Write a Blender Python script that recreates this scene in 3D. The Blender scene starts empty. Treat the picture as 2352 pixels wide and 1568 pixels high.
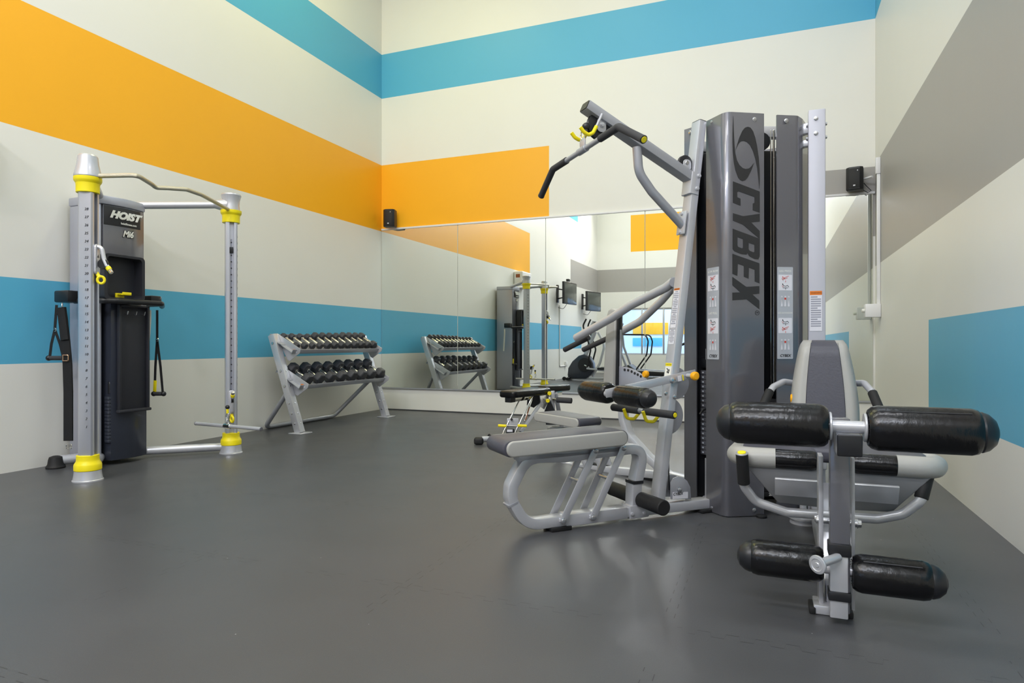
import bpy, bmesh, math, random
from math import sin, cos, pi, radians, sqrt, atan2
from mathutils import Vector as V, Matrix
random.seed(7)
SC = bpy.context.scene
COL = SC.collection

# ------------------------------------------------------------------ camera frame (2352 x 1568)
FP = 1490.0; HY = 788.0; CH = 0.9; TH = radians(21.67)
Fw = V((-sin(TH), cos(TH), 0)); Rt = V((cos(TH), sin(TH), 0))
def ray(px): return Fw + Rt*((px-1176)/FP)
def _p(px, py, z):
    r = ray(px)*z; return V((r.x, r.y, CH-(py-HY)*z/FP))
def atz(px, py, z): return _p(px, py, z)
def gnd(px, py, h=0.0): return _p(px, py, (CH-h)*FP/(py-HY))
def onx(px, py, x): return _p(px, py, x/ray(px).x)
def ony(px, py, y): return _p(px, py, y/ray(px).y)
class Plane:
    """a vertical working plane of one station: line through p along d; off = distance to its far side"""
    def __init__(s, p, ang):
        s.p = V((p[0], p[1], 0)); a = radians(ang)
        s.d = V((cos(a), sin(a), 0)); s.n = V((-sin(a), cos(a), 0))
        if s.n.dot(s.p) < 0: s.n = -s.n
    def __call__(s, px, py, off=0.0):
        q = s.p + s.n*off; r = ray(px)
        return _p(px, py, q.dot(s.n)/r.dot(s.n))
def cam(xr, z, h=0): 
    q = Rt*xr + Fw*z; return V((q.x, q.y, h))

# ------------------------------------------------------------------ materials
def srgb(r, g, b):
    f = lambda c: (c/255/12.92) if c/255 <= .04045 else ((c/255+.055)/1.055)**2.4
    return (f(r), f(g), f(b), 1)
def mat(name, col, rough=.5, metal=0.0, spec=.5, bump=0.0, bscale=60, coat=0.0, var=0.0, vscale=4, emit=None, estr=0, stretch=None, trans=0, ior=1.45):
    m = bpy.data.materials.new(name); m.use_nodes = True
    nt = m.node_tree; b = nt.nodes['Principled BSDF']
    c = srgb(*col)
    b.inputs['Base Color'].default_value = c
    b.inputs['Roughness'].default_value = rough
    b.inputs['Metallic'].default_value = metal
    b.inputs['Specular IOR Level'].default_value = spec
    b.inputs['Coat Weight'].default_value = coat
    b.inputs['IOR'].default_value = ior
    b.inputs['Transmission Weight'].default_value = trans
    if emit:
        b.inputs['Emission Color'].default_value = srgb(*emit); b.inputs['Emission Strength'].default_value = estr
    tc = nt.nodes.new('ShaderNodeNewGeometry')
    if bump or var:
        mp = nt.nodes.new('ShaderNodeMapping'); nt.links.new(tc.outputs['Position'], mp.inputs['Vector'])
        if stretch: mp.inputs['Scale'].default_value = stretch
    if bump:
        n = nt.nodes.new('ShaderNodeTexNoise'); n.inputs['Scale'].default_value = bscale; n.inputs['Detail'].default_value = 4
        nt.links.new(mp.outputs['Vector'], n.inputs['Vector'])
        bp = nt.nodes.new('ShaderNodeBump'); bp.inputs['Strength'].default_value = bump; bp.inputs['Distance'].default_value = .01
        nt.links.new(n.outputs['Fac'], bp.inputs['Height']); nt.links.new(bp.outputs['Normal'], b.inputs['Normal'])
    if var:
        n2 = nt.nodes.new('ShaderNodeTexNoise'); n2.inputs['Scale'].default_value = vscale; n2.inputs['Detail'].default_value = 5
        nt.links.new(mp.outputs['Vector'], n2.inputs['Vector'])
        mx = nt.nodes.new('ShaderNodeMix'); mx.data_type = 'RGBA'
        mx.inputs['A'].default_value = tuple(x*(1-var) for x in c[:3])+(1,)
        mx.inputs['B'].default_value = tuple(min(1, x*(1+var)) for x in c[:3])+(1,)
        nt.links.new(n2.outputs['Fac'], mx.inputs['Factor']); nt.links.new(mx.outputs['Result'], b.inputs['Base Color'])
    return m

def nodes_math(nt, op, a, b=None, c=None):
    n = nt.nodes.new('ShaderNodeMath'); n.operation = op
    for i, v in enumerate((a, b, c)):
        if v is None: continue
        if isinstance(v, (int, float)): n.inputs[i].default_value = v
        else: nt.links.new(v, n.inputs[i])
    return n.outputs[0]

def wall_mat(name, col, rough=.42):
    m = mat(name, col, rough, spec=.45, var=.025, vscale=1.4)
    nt = m.node_tree; b = nt.nodes['Principled BSDF']
    g = nt.nodes.new('ShaderNodeNewGeometry'); s = nt.nodes.new('ShaderNodeSeparateXYZ')
    nt.links.new(g.outputs['Position'], s.inputs[0])
    z = s.outputs['Z']
    # butt joints of the 2.44 m sheets: heights 1.18, 3.62, 6.06
    f = nodes_math(nt, 'FRACT', nodes_math(nt, 'DIVIDE', nodes_math(nt, 'ADD', z, 1.26), 2.44))
    d = nodes_math(nt, 'MINIMUM', f, nodes_math(nt, 'SUBTRACT', 1.0, f))
    ln = nodes_math(nt, 'LESS_THAN', d, .0012)
    n = nt.nodes.new('ShaderNodeTexNoise'); n.inputs['Scale'].default_value = 9; n.inputs['Detail'].default_value = 6
    mp = nt.nodes.new('ShaderNodeMapping'); mp.inputs['Scale'].default_value = (1, 1, .35)
    nt.links.new(g.outputs['Position'], mp.inputs[0]); nt.links.new(mp.outputs[0], n.inputs['Vector'])
    h = nodes_math(nt, 'SUBTRACT', nodes_math(nt, 'MULTIPLY', n.outputs['Fac'], .5), ln)
    bp = nt.nodes.new('ShaderNodeBump'); bp.inputs['Strength'].default_value = .25; bp.inputs['Distance'].default_value = .004
    nt.links.new(h, bp.inputs['Height']); nt.links.new(bp.outputs[0], b.inputs['Normal'])
    return m

M = {}
M['wall'] = wall_mat('wall_paint_cream', (229, 228, 222))
M['orange'] = wall_mat('wall_paint_orange', (248, 178, 34))
M['blue'] = wall_mat('wall_paint_blue', (90, 176, 211))
M['grey'] = wall_mat('wall_paint_grey', (163, 160, 156))
M['ceil'] = mat('ceiling_paint', (225, 225, 222), .8)
M['trim'] = mat('white_trim_paint', (228, 228, 230), .4)
M['silver'] = mat('silver_powder_coat', (197, 198, 204), .27, .38, bump=.05, bscale=500)
M['silverd'] = mat('grey_powder_coat', (170, 172, 180), .28, .35, bump=.05, bscale=500)
M['gun'] = mat('gunmetal_powder_coat', (108, 108, 115), .24, .35, coat=.5)
M['alu'] = mat('brushed_aluminium', (196, 198, 208), .3, .7, bump=.03, bscale=30, stretch=(30, 30, 1))
M['hside'] = mat('satin_lilac_grey_paint', (176, 178, 190), .32, .4)
M['colm'] = mat('satin_silver_paint', (186, 187, 197), .45, .1, bump=.05, bscale=500)
M['pan'] = mat('grey_moulded_plastic', (122, 123, 126), .4)
M['chrome'] = mat('chrome', (222, 220, 215), .12, 1.0)
M['bolt'] = mat('zinc_bolt', (205, 206, 210), .22, .9)
M['vinyl'] = mat('black_vinyl', (13, 13, 16), .24, bump=.25, bscale=40, coat=.0, stretch=(1, 1, .5))
M['vinyls'] = mat('charcoal_vinyl', (76, 76, 86), .40, bump=.09, bscale=110)
M['gvinyl'] = mat('light_grey_vinyl', (168, 167, 163), .38, bump=.06, bscale=40)
M['black'] = mat('black_plastic', (32, 33, 37), .35)
M['rub'] = mat('black_rubber', (27, 27, 29), .62, bump=.1, bscale=300)
M['foam'] = mat('charcoal_foam_grip', (56, 56, 60), .75, bump=.2, bscale=400)
M['navy'] = mat('charcoal_blue_plastic', (52, 56, 68), .28, coat=.3)
M['tray'] = mat('charcoal_tray_plastic', (44, 45, 52), .5, bump=.08, bscale=300)
M['yel'] = mat('yellow_plastic', (246, 226, 22), .38)
M['ora'] = mat('amber_plastic', (250, 176, 20), .35)
M['orl'] = mat('orange_sticker', (226, 122, 30), .5)
M['red'] = mat('red_print', (200, 70, 60), .5)
M['lab'] = mat('label_white', (222, 222, 230), .4)
M['labg'] = mat('label_grey', (176, 180, 188), .4)
M['ink'] = mat('dark_print', (44, 44, 46), .5)
M['inkg'] = mat('grey_print', (150, 152, 165), .5)
M['inkw'] = mat('white_print', (232, 232, 225), .5)
M['web'] = mat('black_webbing', (26, 26, 28), .8, bump=.3, bscale=250)
M['rope'] = mat('white_cotton_rope', (225, 222, 214), .9, bump=.5, bscale=200)
M['hexr'] = mat('black_urethane', (56, 57, 63), .5, bump=.15, bscale=200)
M['screen'] = mat('tv_screen', (74, 78, 74), .12)
M['copper'] = mat('brown_sticker', (150, 88, 50), .5)
# mirror
mm = bpy.data.materials.new('mirror_silver'); mm.use_nodes = True
b = mm.node_tree.nodes['Principled BSDF']; b.inputs['Base Color'].default_value = (.86, .895, .865, 1)
b.inputs['Metallic'].default_value = 1; b.inputs['Roughness'].default_value = 0.0
M['mirror'] = mm
# floor: rubber tiles with jigsaw joints
def floor_mat():
    m = mat('rubber_floor_tiles', (80, 81, 84), .36, spec=.38)
    nt = m.node_tree; b = nt.nodes['Principled BSDF']
    g = nt.nodes.new('ShaderNodeNewGeometry'); s = nt.nodes.new('ShaderNodeSeparateXYZ')
    nt.links.new(g.outputs['Position'], s.inputs[0])
    X, Y = s.outputs['X'], s.outputs['Y']
    mth = lambda *a: nodes_math(nt, *a)
    def joint(u, u0, w):
        sq = mth('MULTIPLY', mth('MAXIMUM', mth('MINIMUM', mth('MULTIPLY', mth('SINE', mth('MULTIPLY', w, 2*pi/.085)), 5.0), 1.0), -1.0), .016)
        t = mth('DIVIDE', mth('ADD', mth('SUBTRACT', u, u0), sq), .955)
        f = mth('FRACT', mth('ADD', t, .5))
        return mth('LESS_THAN', mth('MULTIPLY', mth('ABSOLUTE', mth('SUBTRACT', f, .5)), .955), .0016)
    j = mth('MAXIMUM', joint(X, -.307, Y), joint(Y, 2.09, X))
    no = nt.nodes.new('ShaderNodeTexNoise'); no.inputs['Scale'].default_value = 1.6; no.inputs['Detail'].default_value = 2
    nt.links.new(g.outputs['Position'], no.inputs['Vector'])
    j = mth('MULTIPLY', j, mth('GREATER_THAN', no.outputs['Fac'], .47))
    n1 = nt.nodes.new('ShaderNodeTexNoise'); n1.inputs['Scale'].default_value = 2.2; n1.inputs['Detail'].default_value = 8
    n2 = nt.nodes.new('ShaderNodeTexNoise'); n2.inputs['Scale'].default_value = 260; n2.inputs['Detail'].default_value = 2
    n3 = nt.nodes.new('ShaderNodeTexVoronoi'); n3.inputs['Scale'].default_value = 7.0
    mp3 = nt.nodes.new('ShaderNodeMapping'); mp3.inputs['Scale'].default_value = (1, 1, 0.01)
    for n in (n1, n2): nt.links.new(g.outputs['Position'], n.inputs['Vector'])
    nt.links.new(g.outputs['Position'], mp3.inputs[0]); nt.links.new(mp3.outputs[0], n3.inputs['Vector'])
    base = mth('ADD', mth('MULTIPLY', n1.outputs['Fac'], .5), mth('MULTIPLY', n2.outputs['Fac'], .5))
    mx = nt.nodes.new('ShaderNodeMix'); mx.data_type = 'RGBA'
    mx.inputs['A'].default_value = srgb(61, 62, 64); mx.inputs['B'].default_value = srgb(86, 87, 91)
    nt.links.new(base, mx.inputs['Factor'])
    sp = nt.nodes.new('ShaderNodeMix'); sp.data_type = 'RGBA'; sp.inputs['B'].default_value = srgb(180, 180, 180)
    nt.links.new(mth('LESS_THAN', n3.outputs['Distance'], .016), sp.inputs['Factor']); nt.links.new(mx.outputs['Result'], sp.inputs['A'])
    dk = nt.nodes.new('ShaderNodeMix'); dk.data_type = 'RGBA'; dk.inputs['B'].default_value = srgb(38, 38, 40)
    nt.links.new(mth('MULTIPLY', j, .8), dk.inputs['Factor']); nt.links.new(sp.outputs['Result'], dk.inputs['A'])
    nt.links.new(dk.outputs['Result'], b.inputs['Base Color'])
    n4 = nt.nodes.new('ShaderNodeTexNoise'); n4.inputs['Scale'].default_value = 420; nt.links.new(g.outputs['Position'], n4.inputs['Vector'])
    bp = nt.nodes.new('ShaderNodeBump'); bp.inputs['Strength'].default_value = .22; bp.inputs['Distance'].default_value = .003
    nt.links.new(mth('SUBTRACT', mth('MULTIPLY', n4.outputs['Fac'], .5), j), bp.inputs['Height'])
    nt.links.new(bp.outputs[0], b.inputs['Normal'])
    nt.links.new(mth('ADD', mth('MULTIPLY', n1.outputs['Fac'], .16), .27), b.inputs['Roughness'])
    return m
M['floor'] = floor_mat()

# ------------------------------------------------------------------ mesh helpers (vertices in world metres)
class MB:
    def __init__(s): s.bm = bmesh.new()
    def merge(s, b2, mtx=None):
        if mtx is not None: b2.transform(mtx)
        me = bpy.data.meshes.new('t'); b2.to_mesh(me); b2.free(); s.bm.from_mesh(me); bpy.data.meshes.remove(me); return s
    def boxax(s, c, ax, size, bev=.003, seg=2):
        b = bmesh.new(); bmesh.ops.create_cube(b, size=1)
        bmesh.ops.scale(b, vec=size, verts=b.verts)
        if bev > 0: bmesh.ops.bevel(b, geom=b.edges[:], offset=min(bev, min(size)*.45), segments=seg, profile=.5, affect='EDGES')
        m = Matrix((ax[0], ax[1], ax[2])).transposed().to_4x4(); m.translation = c
        return s.merge(b, m)
    def box(s, c, size, rz=0, bev=.003, seg=2):
        return s.boxax(V(c), (V((cos(rz), sin(rz), 0)), V((-sin(rz), cos(rz), 0)), V((0, 0, 1))), size, bev, seg)
    def beam(s, p, q, w, h, up=(0, 0, 1), bev=.004, ext=0, seg=2):
        """box from p to q: w wide along up x t, h deep along up"""
        p = V(p); q = V(q); t = (q-p); L = t.length; t.normalize(); up = V(up)
        sd = up.cross(t).normalized(); u2 = t.cross(sd).normalized()
        return s.boxax((p+q)/2, (t, sd, u2), (L+2*ext, w, h), bev, seg)
    def sweep(s, path, prof, up=None, close=False):
        b = bmesh.new(); n = len(path); rings = []; prev = None
        for i, p in enumerate(path):
            if close: t = (path[(i+1) % n]-path[i-1]).normalized()
            else: t = (path[min(i+1, n-1)]-path[max(i-1, 0)]).normalized()
            if up is not None: N2 = V(up).normalized(); N1 = N2.cross(t).normalized()
            else:
                if prev is None:
                    a = V((0, 0, 1)) if abs(t.z) < .9 else V((1, 0, 0)); N1 = a.cross(t).normalized()
                else: N1 = (prev-t*prev.dot(t)).normalized()
                prev = N1; N2 = t.cross(N1)
            k = 1.0
            if up is not None and 0 < i < n-1:
                a1 = (path[i]-path[i-1]).normalized(); a2 = (path[i+1]-path[i]).normalized()
                k = 1/max(.5, sqrt(max(.01, (1+a1.dot(a2))/2)))
            rings.append([b.verts.new(p+N1*(x*k)+N2*y) for x, y in prof])
        m = len(prof)
        for i in range(n if close else n-1):
            A = rings[i]; B = rings[(i+1) % n]
            for j in range(m): b.faces.new((A[j], A[(j+1) % m], B[(j+1) % m], B[j]))
        if not close: b.faces.new(rings[0][::-1]); b.faces.new(rings[-1])
        bmesh.ops.recalc_face_normals(b, faces=b.faces)
        return s.merge(b)
    def tube(s, path, r, seg=16, close=False):
        return s.sweep([V(p) for p in path], [(r*cos(2*pi*k/seg), r*sin(2*pi*k/seg)) for k in range(seg)], close=close)
    def rect(s, path, a, bb, up, rr=.006):
        """rectangular section: a in the bending plane, bb along up"""
        pr = []
        for sx, sy, a0 in ((1, 1, 0), (-1, 1, 90), (-1, -1, 180), (1, -1, 270)):
            for k in range(3):
                t = radians(a0+45*k); pr.append((sx*(a/2-rr)+rr*cos(t), sy*(bb/2-rr)+rr*sin(t)))
        return s.sweep([V(p) for p in path], pr, up=up)
    def lathe(s, o, ax, prof, seg=28):
        ax = V(ax).normalized(); a = V((0, 0, 1)) if abs(ax.z) < .9 else V((1, 0, 0))
        n1 = a.cross(ax).normalized(); n2 = ax.cross(n1); o = V(o); b = bmesh.new(); R = []
        for r, h in prof:
            if r < 1e-6: R.append([b.verts.new(o+ax*h)])
            else: R.append([b.verts.new(o+ax*h+n1*(r*cos(2*pi*k/seg))+n2*(r*sin(2*pi*k/seg))) for k in range(seg)])
        for A, B in zip(R, R[1:]):
            for k in range(seg):
                k2 = (k+1) % seg
                if len(A) == 1 and len(B) == 1: continue
                if len(A) == 1: b.faces.new((A[0], B[k2], B[k]))
                elif len(B) == 1: b.faces.new((A[k], A[k2], B[0]))
                else: b.faces.new((A[k], A[k2], B[k2], B[k]))
        if len(R[0]) > 1: b.faces.new(R[0][::-1])
        if len(R[-1]) > 1: b.faces.new(R[-1])
        bmesh.ops.recalc_face_normals(b, faces=b.faces)
        return s.merge(b)
    def cyl(s, p, q, r, seg=24, bev=.002):
        p = V(p); q = V(q); L = (q-p).length; bv = min(bev, r*.4, L*.4)
        return s.lathe(p, q-p, [(r-bv, 0), (r, bv), (r, L-bv), (r-bv, L)], seg)
    def ball(s, c, r, seg=16):
        return s.lathe(c, (0, 0, 1), [(r*sin(pi*k/10), -r*cos(pi*k/10)) for k in range(11)], seg)
    def torus(s, c, ax, R, r, seg=28, rs=10, sc=1.0):
        ax = V(ax).normalized(); a = V((0, 0, 1)) if abs(ax.z) < .9 else V((1, 0, 0))
        n1 = a.cross(ax).normalized(); n2 = ax.cross(n1)
        return s.tube([V(c)+n1*(R*cos(2*pi*k/seg))+n2*(R*sc*sin(2*pi*k/seg)) for k in range(seg)], r, rs, close=True)
    def prism(s, pts, n, th, bev=0.0, seg=2):
        """coplanar world outline extruded th along n (centred)"""
        n = V(n).normalized(); b = bmesh.new()
        A = [b.verts.new(V(p)-n*(th/2)) for p in pts]; B = [b.verts.new(V(p)+n*(th/2)) for p in pts]
        k = len(pts); b.faces.new(A[::-1]); b.faces.new(B)
        for i in range(k): b.faces.new((A[i], A[(i+1) % k], B[(i+1) % k], B[i]))
        bmesh.ops.recalc_face_normals(b, faces=b.faces)
        if bev > 0:
            es = [e for e in b.edges if (e.verts[0] in A) == (e.verts[1] in A)]
            bmesh.ops.bevel(b, geom=es, offset=bev, segments=seg, profile=.5, affect='EDGES')
        return s.merge(b)
    def hexhead(s, c, ax, r=.011, h=.01):
        ax = V(ax).normalized(); s.lathe(V(c), ax, [(r*1.25, 0), (r*1.25, .002), (r, .003), (r*.95, h), (r*.5, h*1.15), (0, h*1.15)], 12); return s
EMPTYORG = {}
def fin(o, parent, label):
    COL.objects.link(o)
    if parent is not None: o.parent = parent
    if label: o['label'] = label
    return o
def mk(name, mb, m, parent=None, label=None, org=None, ang=25):
    me = bpy.data.meshes.new(name); mb.bm.to_mesh(me); mb.bm.free()
    o = bpy.data.objects.new(name, me)
    if parent is not None: base = EMPTYORG[parent.name]
    else: base = V(org) if org is not None else V((0, 0, 0))
    me.transform(Matrix.Translation(-base))
    if parent is None: o.location = base
    me.materials.append(m)
    me.shade_smooth(); me.set_sharp_from_angle(angle=radians(ang))
    fin(o, parent, label); EMPTYORG[o.name] = base
    return o
def thing(name, label, cat, loc, group=None):
    o = bpy.data.objects.new(name, None); o.location = loc; o.empty_display_size = .1
    COL.objects.link(o); o['label'] = label; o['category'] = cat
    if group: o['group'] = group
    EMPTYORG[o.name] = V(loc); return o
def tag(o, label, cat, group=None):
    o['label'] = label; o['category'] = cat
    if group: o['group'] = group
    return o
def struct(o): o['kind'] = 'structure'; return o
def fillet(pts, r, seg=6):
    pts = [V(p) for p in pts]; out = [pts[0]]
    rs = r if isinstance(r, (list, tuple)) else [r]*(len(pts)-2)
    for i in range(1, len(pts)-1):
        a, b, c = pts[i-1], pts[i], pts[i+1]
        d1 = (a-b).normalized(); d2 = (c-b).normalized()
        ang = d1.angle(d2)
        if ang > 3.1: out.append(b); continue
        k = min(rs[i-1]/math.tan(ang/2), (a-b).length*.49, (c-b).length*.49)
        p0 = b+d1*k; p1 = b+d2*k
        for j in range(seg+1):
            t = j/seg; out.append(p0*(1-t)**2+b*2*t*(1-t)+p1*t*t)
    out.append(pts[-1]); return out
def text_mb(s, size, o, ax_x, ax_y, depth=.0008, shear=0, align='CENTER', bold=0.0, sx=1.0):
    cu = bpy.data.curves.new('txt', 'FONT'); cu.body = s; cu.size = size; cu.extrude = depth/2; cu.shear = shear
    cu.align_x = align; cu.align_y = 'CENTER'; cu.offset = bold; cu.resolution_u = 3
    ob = bpy.data.objects.new('txt', cu); COL.objects.link(ob)
    dg = bpy.context.evaluated_depsgraph_get(); me = bpy.data.meshes.new_from_object(ob.evaluated_get(dg))
    bpy.data.objects.remove(ob); bpy.data.curves.remove(cu)
    ax = V(ax_x).normalized(); ay = V(ax_y).normalized(); az = ax.cross(ay)
    m = Matrix((ax*sx, ay, az)).transposed().to_4x4(); m.translation = V(o)
    me.transform(m); mb = MB(); mb.bm.from_mesh(me); bpy.data.meshes.remove(me); return mb
def loops_mb(loops, depth):
    """filled flat shape with holes: loops of (x, y); lies in XY, extruded along Z"""
    cu = bpy.data.curves.new('lp', 'CURVE'); cu.dimensions = '2D'; cu.fill_mode = 'BOTH'; cu.extrude = depth/2
    for lp in loops:
        sp = cu.splines.new('POLY'); sp.points.add(len(lp)-1); sp.use_cyclic_u = True
        for p, q in zip(sp.points, lp): p.co = (q[0], q[1], 0, 1)
    ob = bpy.data.objects.new('lp', cu); COL.objects.link(ob)
    dg = bpy.context.evaluated_depsgraph_get(); me = bpy.data.meshes.new_from_object(ob.evaluated_get(dg))
    bpy.data.objects.remove(ob); bpy.data.curves.remove(cu)
    mb = MB(); mb.bm.from_mesh(me); bpy.data.meshes.remove(me); return mb
def rrect(w, h, r, seg=5):
    out = []
    for sx, sy, a0 in ((1, 1, 0), (-1, 1, 90), (-1, -1, 180), (1, -1, 270)):
        for k in range(seg+1):
            t = radians(a0+90*k/seg); out.append((sx*(w/2-r)+r*cos(t), sy*(h/2-r)+r*sin(t)))
    return out
def quadface(mb, a, b, c, d):
    f = mb.bm.faces.new([mb.bm.verts.new(V(p)) for p in (a, b, c, d)]); return f
UP = V((0, 0, 1))
# ================================================================== ROOM SHELL
XL, XR, YB, YF, HC = -4.924, 1.008, 7.575, -4.34, 6.6
def wall(name, p0, p1, rects, inward, holes=()):
    """wall from p0 to p1 (plan), painted bands = (u0,u1,h0,h1,material) in metres along the wall"""
    p0 = V((p0[0], p0[1], 0)); p1 = V((p1[0], p1[1], 0)); L = (p1-p0).length; d = (p1-p0)/L
    us = sorted({0, L} | {u for r in list(rects)+[h+(0,) for h in holes] for u in r[:2] if 0 < u < L})
    hs = sorted({0, HC} | {h for r in list(rects)+[h+(0,) for h in holes] for h in r[2:4] if 0 < h < HC})
    mats = ['wall']; bm = bmesh.new(); inw = V(inward)
    for i in range(len(us)-1):
        for j in range(len(hs)-1):
            uc = (us[i]+us[i+1])/2; hc = (hs[j]+hs[j+1])/2
            if any(h[0] < uc < h[1] and h[2] < hc < h[3] for h in holes): continue
            k = 'wall'
            for r in rects:
                if r[0] < uc < r[1] and r[2] < hc < r[3]: k = r[4]
            if k not in mats: mats.append(k)
            vs = [bm.verts.new(p0+d*u+UP*h) for u, h in ((us[i], hs[j]), (us[i+1], hs[j]), (us[i+1], hs[j+1]), (us[i], hs[j+1]))]
            f = bm.faces.new(vs); f.normal_update()
            if f.normal.dot(inw) < 0: f.normal_flip()
            f.material_index = mats.index(k)
    bmesh.ops.remove_doubles(bm, verts=bm.verts, dist=1e-5)
    # give the wall its thickness behind the painted face
    front = bm.faces[:]; mi = {f: f.material_index for f in front}
    ext = bmesh.ops.extrude_face_region(bm, geom=front, use_keep_orig=True)
    bmesh.ops.translate(bm, verts=[v for v in ext['geom'] if isinstance(v, bmesh.types.BMVert)], vec=-inw*.12)
    bmesh.ops.recalc_face_normals(bm, faces=bm.faces)
    me = bpy.data.meshes.new(name); bm.to_mesh(me); bm.free()
    for k in mats: me.materials.append(M[k])
    o = bpy.data.objects.new(name, me); COL.objects.link(o); EMPTYORG[o.name] = V((0, 0, 0)); struct(o); return o
LB = (4.236, 4.836)
wall('wall_left', (XL, YB), (XL, YF), [
    (0, YB+2.2, LB[0], LB[1], 'blue'), (0, YB-1.67, 2.425, 3.326, 'orange'), (0, YB+2.55, .755, 1.36, 'blue'),
    (YB+1.48, YB-YF, 2.45, 3.14, 'grey')], (1, 0, 0))
wall('wall_back', (XL, YB), (XR, YB), [
    (0, 9, LB[0], LB[1], 'blue'), (0, -2.52-XL, 2.425, 3.326, 'orange'), (-.35-XL, 9, 2.0, 2.716, 'grey')], (0, -1, 0))
wall('wall_right', (XR, YB), (XR, YF), [
    (0, 9.5, LB[0], LB[1], 'blue'), (0, YB-YF, 1.69, 2.735, 'grey'), (YB-5.166, YB-1.0, .453, 1.06, 'blue')], (-1, 0, 0))
WX = (-4.2-XL, -1.0-XL); CX = (-3.3-XL, -.6-XL)
wall('wall_front', (XL, YF), (XR, YF), [
    (-3.89-XL, -1.2-XL, 3.65, 4.75, 'orange'), (0, 9, 2.45, 3.14, 'grey')], (0, 1, 0),
    holes=[(WX[0], WX[1], .55, 1.95), (CX[0], CX[1], 5.0, 6.2)])
mb = MB(); mb.box(((XL+XR)/2, (YB+YF)/2, -.06), (XR-XL+.3, YB-YF+.3, .12), bev=0); struct(mk('floor', mb, M['floor']))
mb = MB(); mb.box(((XL+XR)/2, (YB+YF)/2, HC+.06), (XR-XL+.3, YB-YF+.3, .12), bev=0); struct(mk('ceiling', mb, M['ceil']))

# windows in the wall behind the camera (seen in the mirror): mullions, panes
glass = mat('window_glass', (235, 242, 245), .02, trans=1.0)
def window(n, x0, x1, h0, h1, nx, y=YF-.06):
    f = MB(); w = .05
    for x in [x0+(x1-x0)*k/nx for k in range(nx+1)]:
        xx = min(max(x, x0+w/2), x1-w/2); f.box((xx, y, (h0+h1)/2), (w, .08, h1-h0), bev=.003)
    for h in (h0+w/2, h1-w/2): f.box(((x0+x1)/2, y, h), (x1-x0-.002, .078, w), bev=.003)
    o = struct(mk('window_%d' % n, f, M['silver']))
    g = MB(); g.box(((x0+x1)/2, y, (h0+h1)/2), (x1-x0-.02, .006, h1-h0-.02), bev=0)
    mk('window_pane', g, glass, o)
window(1, -4.2, -1.0, .55, 1.95, 5)
window(2, -3.3, -.6, 5.0, 6.2, 4)
# lobby seen through the low window: a lit pale wall with colour fields and a floor
mb = MB(); mb.box((-2.6, YF-3.0, 1.4), (5.2, .1, 2.8), bev=0)
o = struct(mk('wall_lobby', mb, mat('lobby_wall_paint', (222, 226, 230), .6)))
mb = MB(); mb.box((-2.6, YF-1.62, -.05), (5.2, 2.7, .1), bev=0); struct(mk('floor_lobby', mb, mat('lobby_floor', (186, 190, 194), .4)))
for x0, x1, h0, h1, c in ((-4.4, -3.2, 1.2, 1.6, 'orange'), (-2.9, -2.5, 1.2, 1.6, 'orange'), (-4.4, -3.4, .80, 1.08, 'blue'), (-1.9, -.9, .5, 1.0, 'blue')):
    mb = MB(); mb.box(((x0+x1)/2, YF-2.93, (h0+h1)/2), (x1-x0, .03, h1-h0), bev=.004)
    tag(mk('wall_panel', mb, M[c], org=((x0+x1)/2, YF-2.93, h0)), '%s panel on the lobby wall beyond the window, %s' % (
        c, {-4.4: 'at the corner side', -2.9: 'narrow one in the middle', -1.9: 'at the far side'}[x0]), 'panel')

# vinyl base strip at the back wall and mirror trims
mb = MB(); mb.box(((XL+XR)/2, YB-.005, .007), (XR-XL, .01, .014), bev=.002); struct(mk('baseboard_back', mb, M['floor']))
# wall mirrors: five sheets
MX = [XL+.004, -3.765, -2.560, -1.345, -.135, XR-.02]
for k in range(5):
    a, c = MX[k], MX[k+1]
    mb = MB(); mb.box(((a+c)/2, YB-.006, 1.37), (c-a-.006, .008, 2.13), bev=.0012, seg=1)
    t = mk('wall_mirror', mb, M['mirror'], org=((a+c)/2, YB-.006, .305))
    tag(t, ['tall frameless mirror sheet in the left corner, reflecting the orange and blue left wall',
            'mirror sheet reflecting the dumbbell rack and cable trainer, second from the left corner',
            'mirror sheet reflecting the wall televisions and exercise machines',
            'mirror sheet partly hidden behind the multi-gym lat tower', 'mirror sheet beside the right corner under the grey band'][k],
        'mirror', 'mirror sheets on the back wall')
mb = MB(); mb.box(((XL+XR)/2, YB-.012, 2.446), (XR-XL-.01, .022, .024), bev=.003)
struct(mk('trim_1', mb, M['trim']))
mb = MB(); mb.box(((XL+XR)/2, YB-.012, .295), (XR-XL-.01, .022, .018), bev=.003)
struct(mk('trim_2', mb, M['silverd']))

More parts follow.
